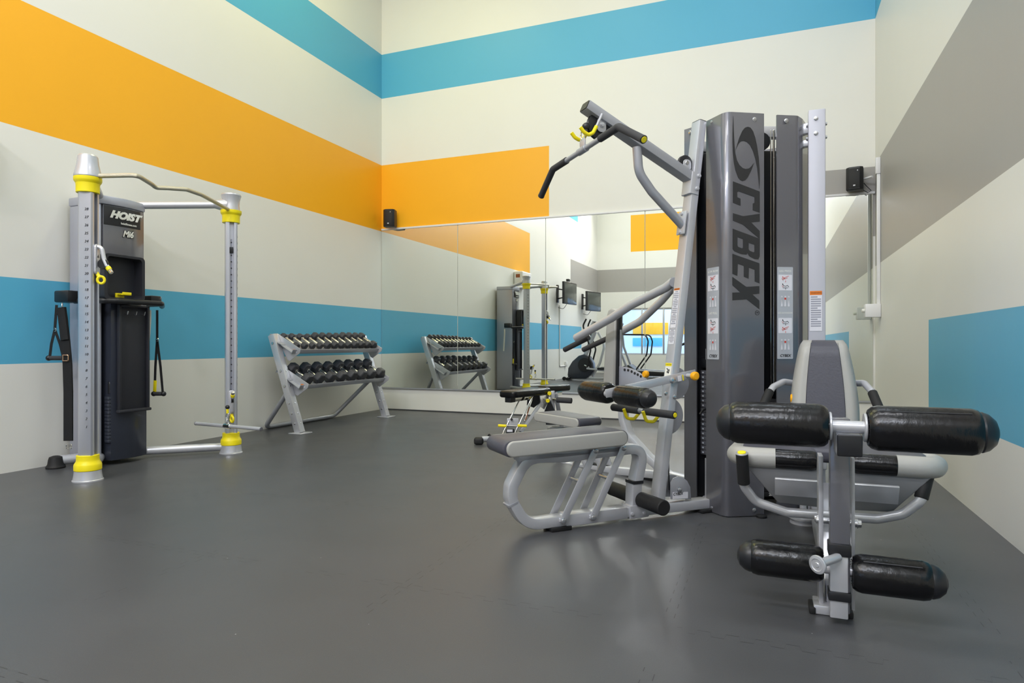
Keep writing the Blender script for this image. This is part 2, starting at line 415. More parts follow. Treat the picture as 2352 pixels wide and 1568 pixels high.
# ---- speakers
def speaker(name_label, c, yaw, arm_to):
    ax = V((cos(yaw), sin(yaw), 0)); fw = V((sin(yaw), -cos(yaw), 0))
    t = thing('wall_speaker', name_label, 'speaker', (c[0], c[1], c[2]-.12), 'small black speakers on the back wall')
    mb = MB(); out = [V(c)+ax*x+fw*y for x, y in ((-.075, -.05), (-.078, .045), (-.05, .07), (.05, .07), (.078, .045), (.075, -.05))]
    mb.prism([p for p in out], UP, .235, bev=.012, seg=3); mk('cabinet', mb, M['black'], t)
    mb = MB(); mb.boxax(V(c)+fw*.072, (ax, fw, UP), (.1, .006, .2), .003); mk('grille', mb, M['rub'], t)
    mb = MB(); mb.boxax(V(c)+fw*.077-UP*.075, (ax, fw, UP), (.02, .003, .012), .001); mb.ball(V(c)+fw*.076+ax*.03+UP*.075, .006)
    mk('badge', mb, M['lab'], t, 'small pale badges')
    mb = MB(); mb.tube(fillet([V(c)-fw*.045, V(c)-fw*.09, V(arm_to)], .03), .011); mk('bracket', mb, M['trim'] if arm_to[0] > .5 else M['black'], t)
    return t
c = ony(896, 502, YB-.12)
speaker('small black speaker on the orange band at the left end of the back wall', c, radians(12), (c.x+.03, YB-.004, c.z))
c = ony(1964, 412, 7.47)
t = speaker('small black speaker on the grey band by the right corner', c, radians(-12), (XR-.05, 7.40, c.z))
mb = MB(); p = V(c); mb.tube([p+V((.06, .05, 0)), p+V((.11, .04, -.07)), p+V((.15, .03, -.12)), p+V((.12, .03, -.14)), p+V((.07, .04, -.1))], .004, 8)
mk('cable', mb, M['black'], t)
# conduit + thermostat box on the right wall
t = thing('conduit', 'white electrical conduit running down the right wall near the corner', 'conduit', (XR-.03, 7.245, 1.2))
yc = 7.245
mb = MB(); mb.box((XR-.016, yc, 1.98), (.03, .032, 1.47), bev=.004); mk('pipe', mb, M['trim'], t)
mb = MB(); mb.box((XR-.022, yc, 2.64), (.042, .05, .16), bev=.004); mk('connector', mb, M['trim'], t)
bc = onx(2006, 717, XR-.065)
t = thing('junction_box', 'white electrical box with a knob at the foot of the conduit', 'junction box', (XR-.06, yc, 1.15))
mb = MB(); mb.box((XR-.07, yc, 1.22), (.136, .12, .13), bev=.006); mk('housing', mb, M['trim'], t)
mb = MB(); mb.cyl((XR-.138, yc-.02, 1.222), (XR-.165, yc-.02, 1.222), .017); mk('knob', mb, M['inkw'], t)

# ================================================================== DUMBBELL RACK
rack = thing('dumbbell_rack', 'grey steel two-shelf dumbbell rack against the left wall', 'rack', (-4.4, 6.0, 0))
Y0, Y1 = 5.24, 6.80
xf, xt = -4.36, -4.70
for y, s in ((Y0, -1), (Y1, 1)):
    mb = MB(); mb.beam((xf, y, .004), (xt, y, .985), .075, .075, up=(1, 0, .3), bev=.004); u = mk('upright', mb, M['silver'], rack)
    mb = MB(); mb.box((xf+.005, y, .005), (.16, .17, .01), bev=.003); mk('foot_plate', mb, M['silver'], rack)
    mb = MB()
    for h in (.1, .2, .3, .62, .90, .47):
        xx = xf+(xt-xf)*h/.985; mb.hexhead((xx, y-.038, h), (0, -1, 0), .009 if h < .4 else .013, .006)
        mb.hexhead((xx+.037, y, h), (1, 0, .3), .009, .005)
    mk('bolt', mb, M['bolt'], u)
    for (hh, xa) in ((.90, -4.62), (.55, -4.52)):
        # bracket: a plate following the tilted tray
        mb = MB(); yy = y-.045*s*-1 if False else y+.043*-s
        q = [V((xa+.22, yy, hh-.10)), V((xa+.235, yy, hh-.06)), V((xa-.06, yy, hh+.10)), V((xa-.11, yy, hh+.10)), V((xa-.12, yy, hh+.03)), V((xa-.02, yy, hh-.02)), V((xa+.07, yy, hh-.17)), V((xa+.10, yy, hh-.18))]
        yb = y-.042 if s < 0 else y+.042
        for pq in q: pq.y = y-.043*s
        mb.prism(q, (0, 1, 0), .008, bev=.002); br = mk('shelf_bracket', mb, M['silver'], rack)
        if s < 0:
            mb = MB(); mb.box((xa+.155, y+.0385, hh-.075), (.035, .002, .03), bev=0); mk('sticker', mb, M['orl'], br)
            mb = MB(); mb.box((xa+.178, y+.0385, hh-.088), (.022, .002, .018), bev=0); mk('sticker', mb, M['lab'], br)
mb = MB()
mb.tube(fillet([(-4.50, Y0, .43), (-4.885, Y0+.09, .026), (-4.885, Y1-.32, .026), (-4.52, Y1-.02, .50)], .09), .024); mk('rear_brace', mb, M['silverd'], rack)
def shelf(xa, hh):
    a = radians(30); sl = V((cos(a), 0, -sin(a)))*1.0; nn = V((sin(a), 0, cos(a)))
    c0 = V((xa+.06, (Y0+Y1)/2, hh-.01)); mb = MB(); L = Y1-Y0+.04
    mb.boxax(c0-nn*.022, (sl, V((0, 1, 0)), nn), (.33, L, .006), .001)
    e = c0+sl*.165
    mb.boxax(e-nn*.008, (sl, V((0, 1, 0)), nn), (.006, L, .05), .001)
    e = c0-sl*.165; mb.boxax(e-nn*.012, (sl, V((0, 1, 0)), nn), (.006, L, .04), .001)
    mb.boxax(c0-nn*.02, (sl, V((0, 1, 0)), nn), (.03, L, .012), .001)
    mk('shelf', mb, M['silverd'], rack); return c0, sl, nn
TOP = shelf(-4.64, .915); BOT = shelf(-4.55, .56)
def dumbbell(s, label, group, hl, r, gl):
    """along local X, hex heads of radius r, lying on a flat"""
    t = bpy.data.objects.new('hex_dumbbell', None); COL.objects.link(t); t.empty_display_size = .05
    t['label'] = label; t['category'] = 'dumbbell'; t['group'] = group; EMPTYORG[t.name] = V((0, 0, 0))
    ap = r*cos(pi/6)
    for sg in (-1, 1):
        x0 = sg*gl/2; mb = MB()
        R = [bmesh.ops.create_circle]
        b2 = bmesh.new(); rings = []
        for (xx, rr) in ((0, r*.84), (hl*.12, r), (hl*.88, r), (hl, r*.84)):
            rings.append([b2.verts.new((x0+sg*xx, rr*sin(pi/6+k*pi/3)*1.0, ap+rr*cos(pi/6+k*pi/3))) for k in range(6)])
        for A, B in zip(rings, rings[1:]):
            for k in range(6): b2.faces.new((A[k], A[(k+1) % 6], B[(k+1) % 6], B[k]))
        b2.faces.new(rings[0]); b2.faces.new(rings[-1][::-1]); bmesh.ops.recalc_face_normals(b2, faces=b2.faces)
        bmesh.ops.bevel(b2, geom=b2.edges[:], offset=.003, segments=2, profile=.5, affect='EDGES')
        mb.merge(b2)
        mk('weight_head', mb, M['hexr'], t)
    mb = MB(); g = gl/2
    mb.lathe((-g, 0, ap), (1, 0, 0), [(.017, -.005), (.017, .012), (.0125, .016), (.0135, g*.6), (.0155, g), (.0135, g*1.4), (.0125, 2*g-.016), (.017, 2*g-.012), (.017, 2*g+.005)], 16)
    mk('handle', mb, M['chrome'], t)
    return t
def copy_tree(o, parent=None):
    c = o.copy(); COL.objects.link(c)
    if parent is not None: c.parent = parent
    for ch in o.children: copy_tree(ch, c)
    return c
ORD = ['first', 'second', 'third', 'fourth', 'fifth', 'sixth', 'seventh', 'eighth', 'ninth', 'tenth', 'eleventh', 'twelfth']
def place_row(sh, n, ya, yb, protos, shname, group):
    c0, sl, nn = sh
    rot = Matrix((-sl, V((0, -1, 0)), nn)).transposed()   # local X up the slope
    for k in range(n):
        pr, used = protos[min(len(protos)-1, int(k*len(protos)/n))]
        if used[0]: o = copy_tree(pr)
        else: o = pr; used[0] = True
        y = ya+(yb-ya)*k/(n-1)
        o.rotation_euler = rot.to_euler(); o.location = V((c0.x, y, c0.z))-nn*.012
        if k == 0: lb = 'black hex dumbbell at the near end of the %s shelf' % shname
        elif k == n-1: lb = 'black hex dumbbell at the mirror end of the %s shelf' % shname
        else: lb = '%s black hex dumbbell from the near end of the %s shelf' % (ORD[k], shname)
        o['label'] = lb; o['group'] = group
gt, gb = 'hex dumbbells on the upper rack shelf', 'hex dumbbells on the lower rack shelf'
place_row(TOP, 12, Y0+.10, Y1-.10, [(dumbbell(0, '', gt, .055, .036, .13), [False]), (dumbbell(0, '', gt, .062, .045, .13), [False]), (dumbbell(0, '', gt, .066, .050, .13), [False])], 'upper', gt)
place_row(BOT, 8, Y0+.13, Y1-.12, [(dumbbell(0, '', gb, .078, .064, .13), [False]), (dumbbell(0, '', gb, .085, .070, .13), [False])], 'lower', gb)
# ================================================================== CABLE TRAINER (two adjustable columns)
C1 = V((-4.158, 2.928, 0)); C2 = V((-4.105, 4.093, 0))
ho = thing('cable_trainer', 'tall grey two-column cable trainer with yellow collars in front of the left wall', 'exercise machine', (-4.4, 3.5, 0))
def dirv(a): return V((cos(radians(a)), sin(radians(a)), 0))
def column(C, ang, sg):
    """extruded column whose slotted face looks along ang"""
    f = dirv(ang); s = V((-f.y, f.x, 0))
    prof = [(.052, .034), (.052, .017), (.016, .017), (.016, -.017), (.052, -.017), (.052, -.034), (.046, -.044)]
    prof += [(-.02, -.047)] + [(-.02-.033*sin(pi*k/8), -.047*cos(pi*k/8)) for k in range(1, 8)] + [(-.02, .047), (.046, .044)]
    mb = MB(); b = bmesh.new()
    lo = [b.verts.new(C+f*x+s*y+UP*.13) for x, y in prof]; hi = [b.verts.new(C+f*x+s*y+UP*1.92) for x, y in prof]
    for i in range(len(prof)): b.faces.new((lo[i], lo[(i+1) % len(prof)], hi[(i+1) % len(prof)], hi[i]))
    b.faces.new(lo[::-1]); b.faces.new(hi); bmesh.ops.recalc_face_normals(b, faces=b.faces); mb.merge(b)
    col = mk('column', mb, M['alu'], ho)
    # hole track in the slot
    mb = MB(); mb.boxax(C+f*.020+UP*1.0, (f, s, UP), (.006, .012, 1.5), .001); mk('hole_track', mb, M['inkg'], col)
    mb = MB()
    for k in range(27): mb.cyl(C+f*.022+UP*(.36+k*.0524), C+f*.0255+UP*(.36+k*.0524), .0055, 10, 0)
    mk('pin_holes', mb, M['ink'], col)['kind'] = 'stuff'
    mb = MB(); mb.boxax(C+f*.028+UP*1.66, (f, s, UP), (.012, .026, .05), .003); mk('end_stop', mb, M['black'], col)
    # silver head cap and foot, yellow collars
    if sg < 0: mb = MB(); mb.lathe(C, UP, [(.066, 1.985), (.067, 1.995), (.063, 2.03), (.066, 2.065), (.074, 2.095), (.078, 2.108), (.074, 2.118), (.04, 2.126), (0, 2.127)], 36)
    else: mb = MB(); mb.lathe(C, UP, [(.079, 1.985), (.081, 1.99), (.079, 2.005), (.070, 2.04), (.063, 2.075), (.060, 2.105), (.058, 2.122), (.05, 2.132), (.03, 2.137), (0, 2.138)], 36)
    mk('head_cap', mb, M['silver'], ho)
    mb = MB(); mb.lathe(C, UP, [(.066, 1.883), (.068, 1.886), (.068, 1.93), (.070, 1.945), (.078, 1.957), (.081, 1.965), (.081, 1.984)], 36)
    mb.boxax(C+f*.06+UP*1.905, (f, s, UP), (.012, .04, .04), .003); mk('collar', mb, M['yel'], ho)
    mb = MB(); mb.lathe(C, UP, [(.078, .070), (.080, .074), (.080, .105), (.076, .115), (.068, .128), (.066, .14), (.066, .168), (.06, .17)], 36)
    mk('collar', mb, M['yel'], ho)
    mb = MB(); mb.lathe(C, UP, [(.090, 0), (.090, .008), (.086, .012), (.082, .03), (.079, .055), (.078, .069)], 36); mk('foot', mb, M['silver'], ho)
    return col, f, s
col1, f1, s1 = column(C1, 23, 1)
col2, f2, s2 = column(C2, -40, -1)
# height numbers on the near column
mb = MB(); sn = -s1
for k in range(28):
    t = text_mb(str(k+1), .024, C1+sn*.0465+f1*.018+UP*(.356+k*.0524), f1, UP, .001, shear=.25); mk('lettering', t, M['ink'], col1)
mb.bm.free()
mb = MB(); sn2 = s2
for k in range(28):
    t = text_mb(str(k+1), .024, C2+sn2*.0465+f2*.018+UP*(.356+k*.0524), -f2, UP, .001, shear=.25); mk('lettering', t, M['ink'], col2)
mb.bm.free()

# tower
tx0, tx1, ty0, ty1, TH2 = -4.875, -4.555, 3.29, 3.655, 1.925
mb = MB(); mb.box(((tx0+tx1)/2, ty0+.012, TH2/2+.01), (tx1-tx0, .024, TH2-.02), bev=.01, seg=3); sd = mk('side_panel', mb, M['hside'], ho)
t = text_mb('HOIST', .055, (-4.70, ty0-.001, 1.885), (1, 0, 0), UP, .001, shear=.3, bold=.001); mk('lettering', t, M['ink'], sd)
mb = MB(); mb.box(((tx0+tx1)/2, ty1-.012, TH2/2+.01), (tx1-tx0, .024, TH2-.02), bev=.01, seg=3); sd2 = mk('side_panel', mb, M['hside'], ho)
mb = MB(); mb.box((tx0+.01, (ty0+ty1)/2, TH2/2+.01), (.02, ty1-ty0-.05, TH2-.02), bev=.003); mk('back_panel', mb, M['gun'], ho)
# silver top cap with a bowed front
def bow(x0, x1, y0, y1, b, n=8):
    return [V((x0, y0, 0)), V((x1, y0, 0))]+[V((x1+b*sin(pi*k/n), y0+(y1-y0)*k/n, 0)) for k in range(1, n)]+[V((x1, y1, 0)), V((x0, y1, 0))]
mb = MB(); mb.prism([p+UP*1.955 for p in bow(tx0, tx1+.01, ty0-.003, ty1+.003, .035)], UP, .064, bev=.008); mk('top_cap', mb, M['hside'], ho)
# gunmetal upper face, curved
def bowpanel(x1, y0, y1, b, h0, h1, th=.012, n=10):
    pts = [V((x1+b*sin(pi*k/n), y0+(y1-y0)*k/n, 0)) for k in range(n+1)]
    pts += [V((x1-th+b*sin(pi*k/n), y0+(y1-y0)*k/n, 0)) for k in range(n, -1, -1)]
    mb = MB(); mb.prism([p+UP*((h0+h1)/2) for p in pts], UP, h1-h0, bev=.002); return mb
fr = mk('front_panel', bowpanel(tx1+.005, ty0+.028, ty1-.004, .03, 1.21, 1.922), M['gun'], ho)
bd = mk('badge_plate', bowpanel(tx1+.009, ty0+.032, ty1-.02, .03, 1.775, 1.915), M['ink'], ho)
t = text_mb('HOIST', .072, (tx1+.0405, (ty0+ty1)/2-.005, 1.853), (0, 1, 0), UP, .002, shear=.35, bold=.0045, sx=1.16); mk('lettering', t, M['inkw'], bd)
t = text_mb('hoistfitness.com', .022, (tx1+.0405, (ty0+ty1)/2+.025, 1.797), (0, 1, 0), UP, .001, bold=.0005, sx=.9); mk('lettering', t, M['inkw'], bd)
t = text_mb('Mi6', .066, (tx1+.0365, (ty0+ty1)/2+.02, 1.722), (0, 1, 0), UP, .002, shear=.3, bold=.006, sx=.85); mk('lettering', t, M['ink'], fr)
t = text_mb('Mi6', .066, (tx1+.038, (ty0+ty1)/2+.02, 1.722), (0, 1, 0), UP, .002, shear=.3, bold=.002, sx=.85); mk('lettering', t, M['inkw'], fr)
lo = mk('lower_cover', bowpanel(tx1+.045, ty0+.06, ty1-.012, .025, .035, 1.205, th=.10), M['navy'], ho)
# recessed trough of the lower cover
xr = tx1+.085; ya, yb = ty0+.095, ty1-.035
mb = MB()
mb.box((xr, ya, .79), (.03, .018, .79), bev=.004); mb.box((xr, yb, .79), (.03, .018, .79), bev=.004)
mb.box((xr+.005, (ya+yb)/2, .395), (.045, yb-ya+.03, .022), bev=.006); mb.box((xr, (ya+yb)/2, 1.178), (.03, yb-ya+.018, .016), bev=.004)
mb.box((xr-.012, (ya+yb)/2, .79), (.004, yb-ya, .78), bev=.001)
mk('trough', mb, M['tray'], lo)
for k in range(3):
    yy = ya+.05+k*.07; mb = MB(); mb.tube(fillet([(xr-.01, yy, 1.12), (xr+.02, yy, 1.11), (xr+.03, yy, 1.14)], .01), .004, 8); mk('hook', mb, M['bolt'], lo)
# accessory tray
x3 = tx1+.15; ya, yb = onx(240, 640, x3).y, onx(333, 640, x3).y
h0, h1 = 1.215, 1.545
mb = MB()
pts = [(0, (ya+yb)/2+p[0], (h0+h1)/2+p[1]) for p in rrect(yb-ya, h1-h0, .03)]
o = MB(); xm = x3-.05
b = bmesh.new(); A = []; 
for xx, sc in ((x3-.10, 1), (x3, 1), (x3, .86), (x3-.085, .86)):
    A.append([b.verts.new((xx, (ya+yb)/2+(p[1]-(ya+yb)/2)*sc, (h0+h1)/2+(p[2]-(h0+h1)/2)*(1-(1-sc)*.75))) for p in pts])
for P, Q in zip(A, A[1:]):
    for k in range(len(P)): b.faces.new((P[k], P[(k+1) % len(P)], Q[(k+1) % len(P)], Q[k]))
b.faces.new(A[-1]); b.faces.new(A[0][::-1]); bmesh.ops.recalc_face_normals(b, faces=b.faces); o.merge(b)
tr = mk('accessory_tray', o, M['tray'], ho)
hk = onx(279, 680, x3-.03); mb = MB()
mb.box(hk+V((-.02, 0, 0)), (.012, .07, .045), bev=.004); mb.box(hk+V((.005, .012, .012)), (.05, .07, .012), bev=.004); mb.box(hk+V((.03, .02, .018)), (.01, .07, .022), bev=.003)
mk('phone_hook', mb, M['yel'], tr)
# handle-storage bar around the front, with end blocks
hb = 1.205
mb = MB(); mb.tube(fillet([(-4.66, 3.185, hb), (-4.43, 3.235, hb), (-4.385, 3.30, hb), (-4.37, 3.66, hb), (-4.52, 3.79, hb-.01)], .04), .02, 18); br = mk('storage_bar', mb, M['black'], ho)
mb = MB(); mb.box((-4.70, 3.17, hb+.03), (.15, .12, .085), bev=.012); mk('end_block', mb, M['black'], br)
mb = MB(); mb.box((-4.60, 3.755, hb+.03), (.13, .10, .085), bev=.012); mk('end_block', mb, M['black'], br)
# weight stack glimpsed beside the lower cover
for k in range(13):
    mb = MB(); mb.box((-4.535, 3.385, .18+k*.0262), (.05, .10, .0245), bev=.003); mk('weight_plate', mb, M['navy'], ho)
mb = MB(); mb.tube(fillet([(-4.53, 3.36, .53), (-4.53, 3.36, .60), (-4.55, 3.38, .66)], .03), .016); mk('cable_hose', mb, M['black'], ho)
# tubes tower -> columns
for C, yy in ((C1, 3.33), (C2, 3.62)):
    d = (V((-4.58, yy, 0))-C).normalized()
    mb = MB(); a = V((-4.60, yy, 1.975)); q = C+d*.05+UP*2.03; e = C+d*.05+UP*2.025
    mb.tube(fillet([a, (a+q)/2+UP*.0, q], .2), .029, 20); mk('top_tube', mb, M['silver'], ho)
    mb = MB(); mb.lathe(C+d*.13+UP*2.028, -d, [(.032, 0), (.036, .02), (.05, .07), (.062, .10)], 24); mk('tube_socket', mb, M['silver'], ho)
    mb = MB(); mb.cyl(V((-4.60, yy, .058)), C+d*.06+UP*.056, .032, 24); mk('base_tube', mb, M['silver'], ho)
# wavy chrome pull-up bar between the heads
P = [atz(228, 404, 4.25), atz(315, 402, 4.235), atz(350, 424, 4.46), atz(358, 431, 4.50), atz(385, 432, 4.56), atz(428, 435, 4.66), atz(462, 447, 4.80), atz(523, 480, 5.24)]
mb = MB(); mb.tube(fillet(P, .05, 4), .0145, 14); mk('pull_up_bar', mb, mat('knurled_chrome', (205, 198, 180), .28, 1.0, bump=.5, bscale=400), ho)
# rear stabiliser foot
mb = MB(); a = V((-4.80, 3.13, .05)); mb.tube([a, V((-4.74, 3.33, .05))], .036, 20); mb.ball(a, .036); ft = mk('rear_foot_tube', mb, M['silver'], ho)
mb = MB(); mb.lathe(V((-4.79, 3.135, 0)), UP, [(.06, 0), (.062, .01), (.05, .03), (.046, .06), (.04, .08), (.02, .088), (0, .09)], 20); mk('rubber_foot', mb, M['rub'], ft)
# near carriage with swivel pulley and yellow pin ring
def carriage(C, f, s, h, parent, up=True):
    g = 1 if up else -1
    mb = MB(); mb.prism([C+f*.058+s*x+UP*(h+y) for x, y in rrect(.05, .20, .022)], f, .016, bev=.004, seg=2); ca = mk('carriage', mb, M['silver'], parent)
    mb = MB(); mb.tube(fillet([C+f*.06+UP*(h+.085*g), C+f*.090+UP*(h+.075*g), C+f*.105+UP*(h-.0*g), C+f*.125+UP*(h-.045*g)], .04), .013, 12); mk('swivel_arm', mb, M['silver'], ca)
    mb = MB(); mb.cyl(C+f*.10+s*-.009+UP*(h-.03*g), C+f*.10+s*.009+UP*(h-.03*g), .034, 24); mk('pulley_wheel', mb, M['black'], ca)
    mb = MB(); mb.cyl(C+f*.125+UP*(h-.045*g), C+f*.155+UP*(h-.09*g), .013, 14); mk('cable_end', mb, M['chrome'], ca)
    mb = MB(); mb.cyl(C+f*.128+UP*(h-.05*g), C+f*.142+UP*(h-.07*g), .016, 14); mk('cable_stop', mb, M['yel'], ca)
    mb = MB(); mb.torus(C+f*.085-UP*(-h+.135), (f*.45-s).normalized(), .020, .0085, 24, 10, 1.15); mb.cyl(C+f*.055+UP*(h-.085), C+f*.075+UP*(h-.118), .012, 12); mk('pin_ring', mb, M['yel'], ca)
    mb = MB(); c0 = C+f*.0665+UP*(h+.02); mb.prism([c0+s*.009-UP*.008, c0-s*.009-UP*.008, c0+UP*.012], f, .001); mk('pointer', mb, M['ink'], ca)
    return ca
carriage(C1, f1, s1, 1.45, ho)
carriage(C2, f2, s2, .42, ho, False)
# far column: hanging chrome bar attachment
pc = C2+f2*.17; pa = atz(450, 972, 5.30); pb = atz(600, 985, 4.97); pm = (pa+pb)/2
t = thing('straight_bar', 'short straight chrome pull bar hanging low on the far yellow-collared column', 'cable attachment', pm)
mb = MB(); mb.cyl(pa, pb, .0145, 18); mk('bar', mb, M['silver'], t)
ax = (pb-pa).normalized()
mb = MB(); mb.cyl(pm-ax*.035, pm+ax*.035, .019, 18); mk('swivel_sleeve', mb, M['chrome'], t)
for e, dd in ((pa, -ax), (pb, ax)):
    mb = MB(); mb.cyl(e-dd*.004, e+dd*.004, .0155, 16); mk('end_cap', mb, M['gun'], t)
mb = MB(); mb.torus(pm+UP*.035, (Fw*.3+ax).normalized(), .016, .004, 18, 8, 1.3); mk('eye', mb, M['chrome'], t)
t = thing('snap_hook', 'snap hook joining the low cable end to the chrome pull bar', 'hook', pm+UP*.05)
mb = MB(); mb.torus(pm+UP*.078, (Fw+ax*.2).normalized(), .013, .0045, 18, 8, 1.9); mk('carabiner', mb, M['chrome'], t)
mb = MB(); mb.cyl(pm+UP*.1, pm+UP*.135, .010, 12); mk('cable_stop', mb, M['yel'], t)
mb = MB(); mb.ball(pm+UP*.15, .017); mk('stop_ball', mb, M['black'], t)
# hanging things: ab strap, stirrup handles, rope
zz = 4.58
pts = [atz(141, 706, zz), atz(145, 735, zz), atz(150, 780, zz), atz(155, 835, zz), atz(157, 900, zz), atz(157, 960, zz), atz(157, 1012, zz)]
t = thing('ab_strap', 'long wide black webbing strap hanging at the wall side of the cable trainer', 'strap', pts[-1])
mb = MB()
for q, w0, off in ((pts, .062, 0), ):
    prof = [(w0/2, .006), (-w0/2, .006), (-w0/2, -.006), (w0/2, -.006)]
    mb.sweep(fillet(q, .1), prof, up=Fw)
mk('webbing', mb, M['web'], t)
mb = MB(); mb.rect([p-Fw*.012+Rt*.004 for p in pts[:3]], .055, .012, Fw, .003); mk('padded_cuff', mb, M['web'], t)
mb = MB(); mb.tube([p for p in fillet([atz(149, 815, zz)-Fw*.02, atz(161, 815, zz)-Fw*.02, atz(161, 828, zz)-Fw*.02, atz(149, 828, zz)-Fw*.02], .006)], .004, 8, close=True); mk('buckle', mb, mat('brass_buckle', (214, 170, 140), .25, 1), t)
mb = MB()
for dx in (-1, 1): mb.torus(atz(159+4*dx, 1025, zz), (Fw+Rt*.6*dx).normalized(), .008, .003, 14, 6, 2.0)
mk('clip', mb, M['chrome'], t)
mb = MB(); mb.torus(atz(143, 703, zz), (Fw*.5+Rt).normalized(), .014, .004, 16, 8, 1.5); mk('top_ring', mb, M['chrome'], t)
def stirrup(label, z, top, apex, g0, g1, sleeve):
    a, c = atz(g0[0], g0[1], z), atz(g1[0], g1[1], z); ap = atz(apex[0], apex[1], z); tp = atz(top[0], top[1], z); d = (c-a).normalized()
    t = thing('stirrup_handle', label, 'handle', (a+c)/2)
    mb = MB(); mb.cyl(a-d*.008, c+d*.008, .016, 16); mk('grip', mb, M['foam'], t)
    mb = MB(); mb.ball(a-d*.006, .020); mb.ball(c+d*.006, .020); mk('end_knobs', mb, M['black'], t)
    pr = [(.009, .002), (-.009, .002), (-.009, -.002), (.009, -.002)]
    for e in (a, c):
        mb = MB(); mb.sweep([ap, (ap+e)/2+(e-(a+c)/2)*.12, e], pr, up=Fw); mk('strap', mb, M['web'], t)
    mb = MB(); mb.sweep([tp, ap+UP*.005], pr, up=Fw); mk('strap', mb, M['web'], t)
    mb = MB(); mb.torus(ap, (Fw+Rt*.3).normalized(), .012, .003, 16, 8); mk('ring', mb, M['chrome'], t)
    if sleeve:
        mb = MB(); q = a+(ap-a).normalized(); w = (ap-a).normalized(); mb.boxax(a+w*.055, (Fw.cross(w), w, Fw), (.024, .10, .008), .002); mk('sleeve', mb, M['yel'], t)
    return t
stirrup('black stirrup handle dangling beside the wide webbing strap', 4.62, (130, 700), (126, 757), (114, 822), (146, 822), False)
stirrup('black stirrup handle with a yellow sleeve hanging at the rack side of the cable trainer', 5.12, (361, 712), (361, 780), (355, 904), (374, 904), True)
q = [atz(343, 712, 5.24), atz(343, 735, 5.24), atz(341, 765, 5.24), atz(338, 800, 5.24), atz(336, 830, 5.24)]
mb = MB(); mb.tube(fillet(q, .1), .014, 12); tag(mk('rope', mb, M['rope'], org=q[-1]), 'pale cotton rope hanging behind the far side of the cable trainer tower', 'rope')
# ================================================================== MULTI-GYM
P0 = Plane((-.636, 3.322), 45)            # lat / row station, runs down-left from the tower
P1 = Plane((-.603, 4.226), 150)           # press station, runs to the left behind it
gym = thing('multi_gym', 'large grey multi-station gym with lat arm, tall printed shroud and leg extension seat', 'exercise machine', (0, 3.4, 0))
d0, n0, d1, n1 = P0.d, P0.n, P1.d, P1.n
HS = 2.095
def L0(px, py, off=0.0, to=None):
    """unproject on the plane at lateral offset off, then slide to lateral offset to"""
    q = P0(px, py, off); return q if to is None else q+n0*(to-off)
def L1(px, py, off=0.0, to=None):
    q = P1(px, py, off); return q if to is None else q+n1*(to-off)

# ---- tower core and shrouds
core = [cam(1.02, 3.66), cam(1.13, 3.56), cam(1.20, 3.50), cam(1.30, 3.56), cam(1.52, 3.57), cam(1.60, 3.70), cam(1.50, 3.98), cam(1.10, 3.98)]
mb = MB(); mb.prism([p+UP*1.0 for p in core], UP, 1.92, bev=.01); mk('inner_panel', mb, M['black'], gym)
def sheet(plan, h0, h1, th=.008, shape_r=.0):
    """bent sheet standing along a plan polyline"""
    pts = [V(p) for p in plan]; nor = []
    for i in range(len(pts)):
        t = (pts[min(i+1, len(pts)-1)]-pts[max(i-1, 0)]).normalized(); nor.append(V((-t.y, t.x, 0)))
    out = pts+[p+n*th for p, n in zip(pts[::-1], nor[::-1])]
    mb = MB(); mb.prism([p+UP*((h0+h1)/2) for p in out], UP, h1-h0, bev=.002); return mb
a0, a1, a2 = cam(1.045, 3.492), cam(1.100, 3.345), cam(1.311, 3.374)
pathA = fillet([a0, a1, a2], .05, 8)
mk('shroud', sheet(pathA, .004, HS), M['gun'], gym, 'tall bent grey shroud with the printed emblem')
b0, b1, b2, b3 = cam(1.385, 3.392), cam(1.500, 3.405), cam(1.548, 3.455), cam(1.69, 3.66)
mk('shroud', sheet(fillet([b0, b1, b2, b3], .04, 6), .004, HS), M['gun'], gym)
mk('shroud', sheet([cam(1.03, 3.80), cam(.964, 3.63), cam(1.013, 3.565)], .03, HS), M['gun'], gym)
# back cover of the tower
mk('back_cover', sheet([cam(1.68, 3.68), cam(1.66, 3.95), cam(1.45, 4.08), cam(1.12, 4.02), cam(1.045, 3.82)], .03, HS), M['gun'], gym)
# top frame bars
mb = MB()
mb.beam(cam(1.10, 3.56, 2.055), cam(1.60, 3.57, 2.055), .05, .06); mb.beam(cam(1.0, 3.70, 2.03), cam(1.5, 3.95, 2.03), .05, .06)
mk('top_frame', mb, M['silver'], gym)
mb = MB(); mb.cyl(cam(1.345, 3.50, 1.99), cam(1.345, 3.62, 1.99), .05); mk('top_pulley', mb, M['black'], gym)
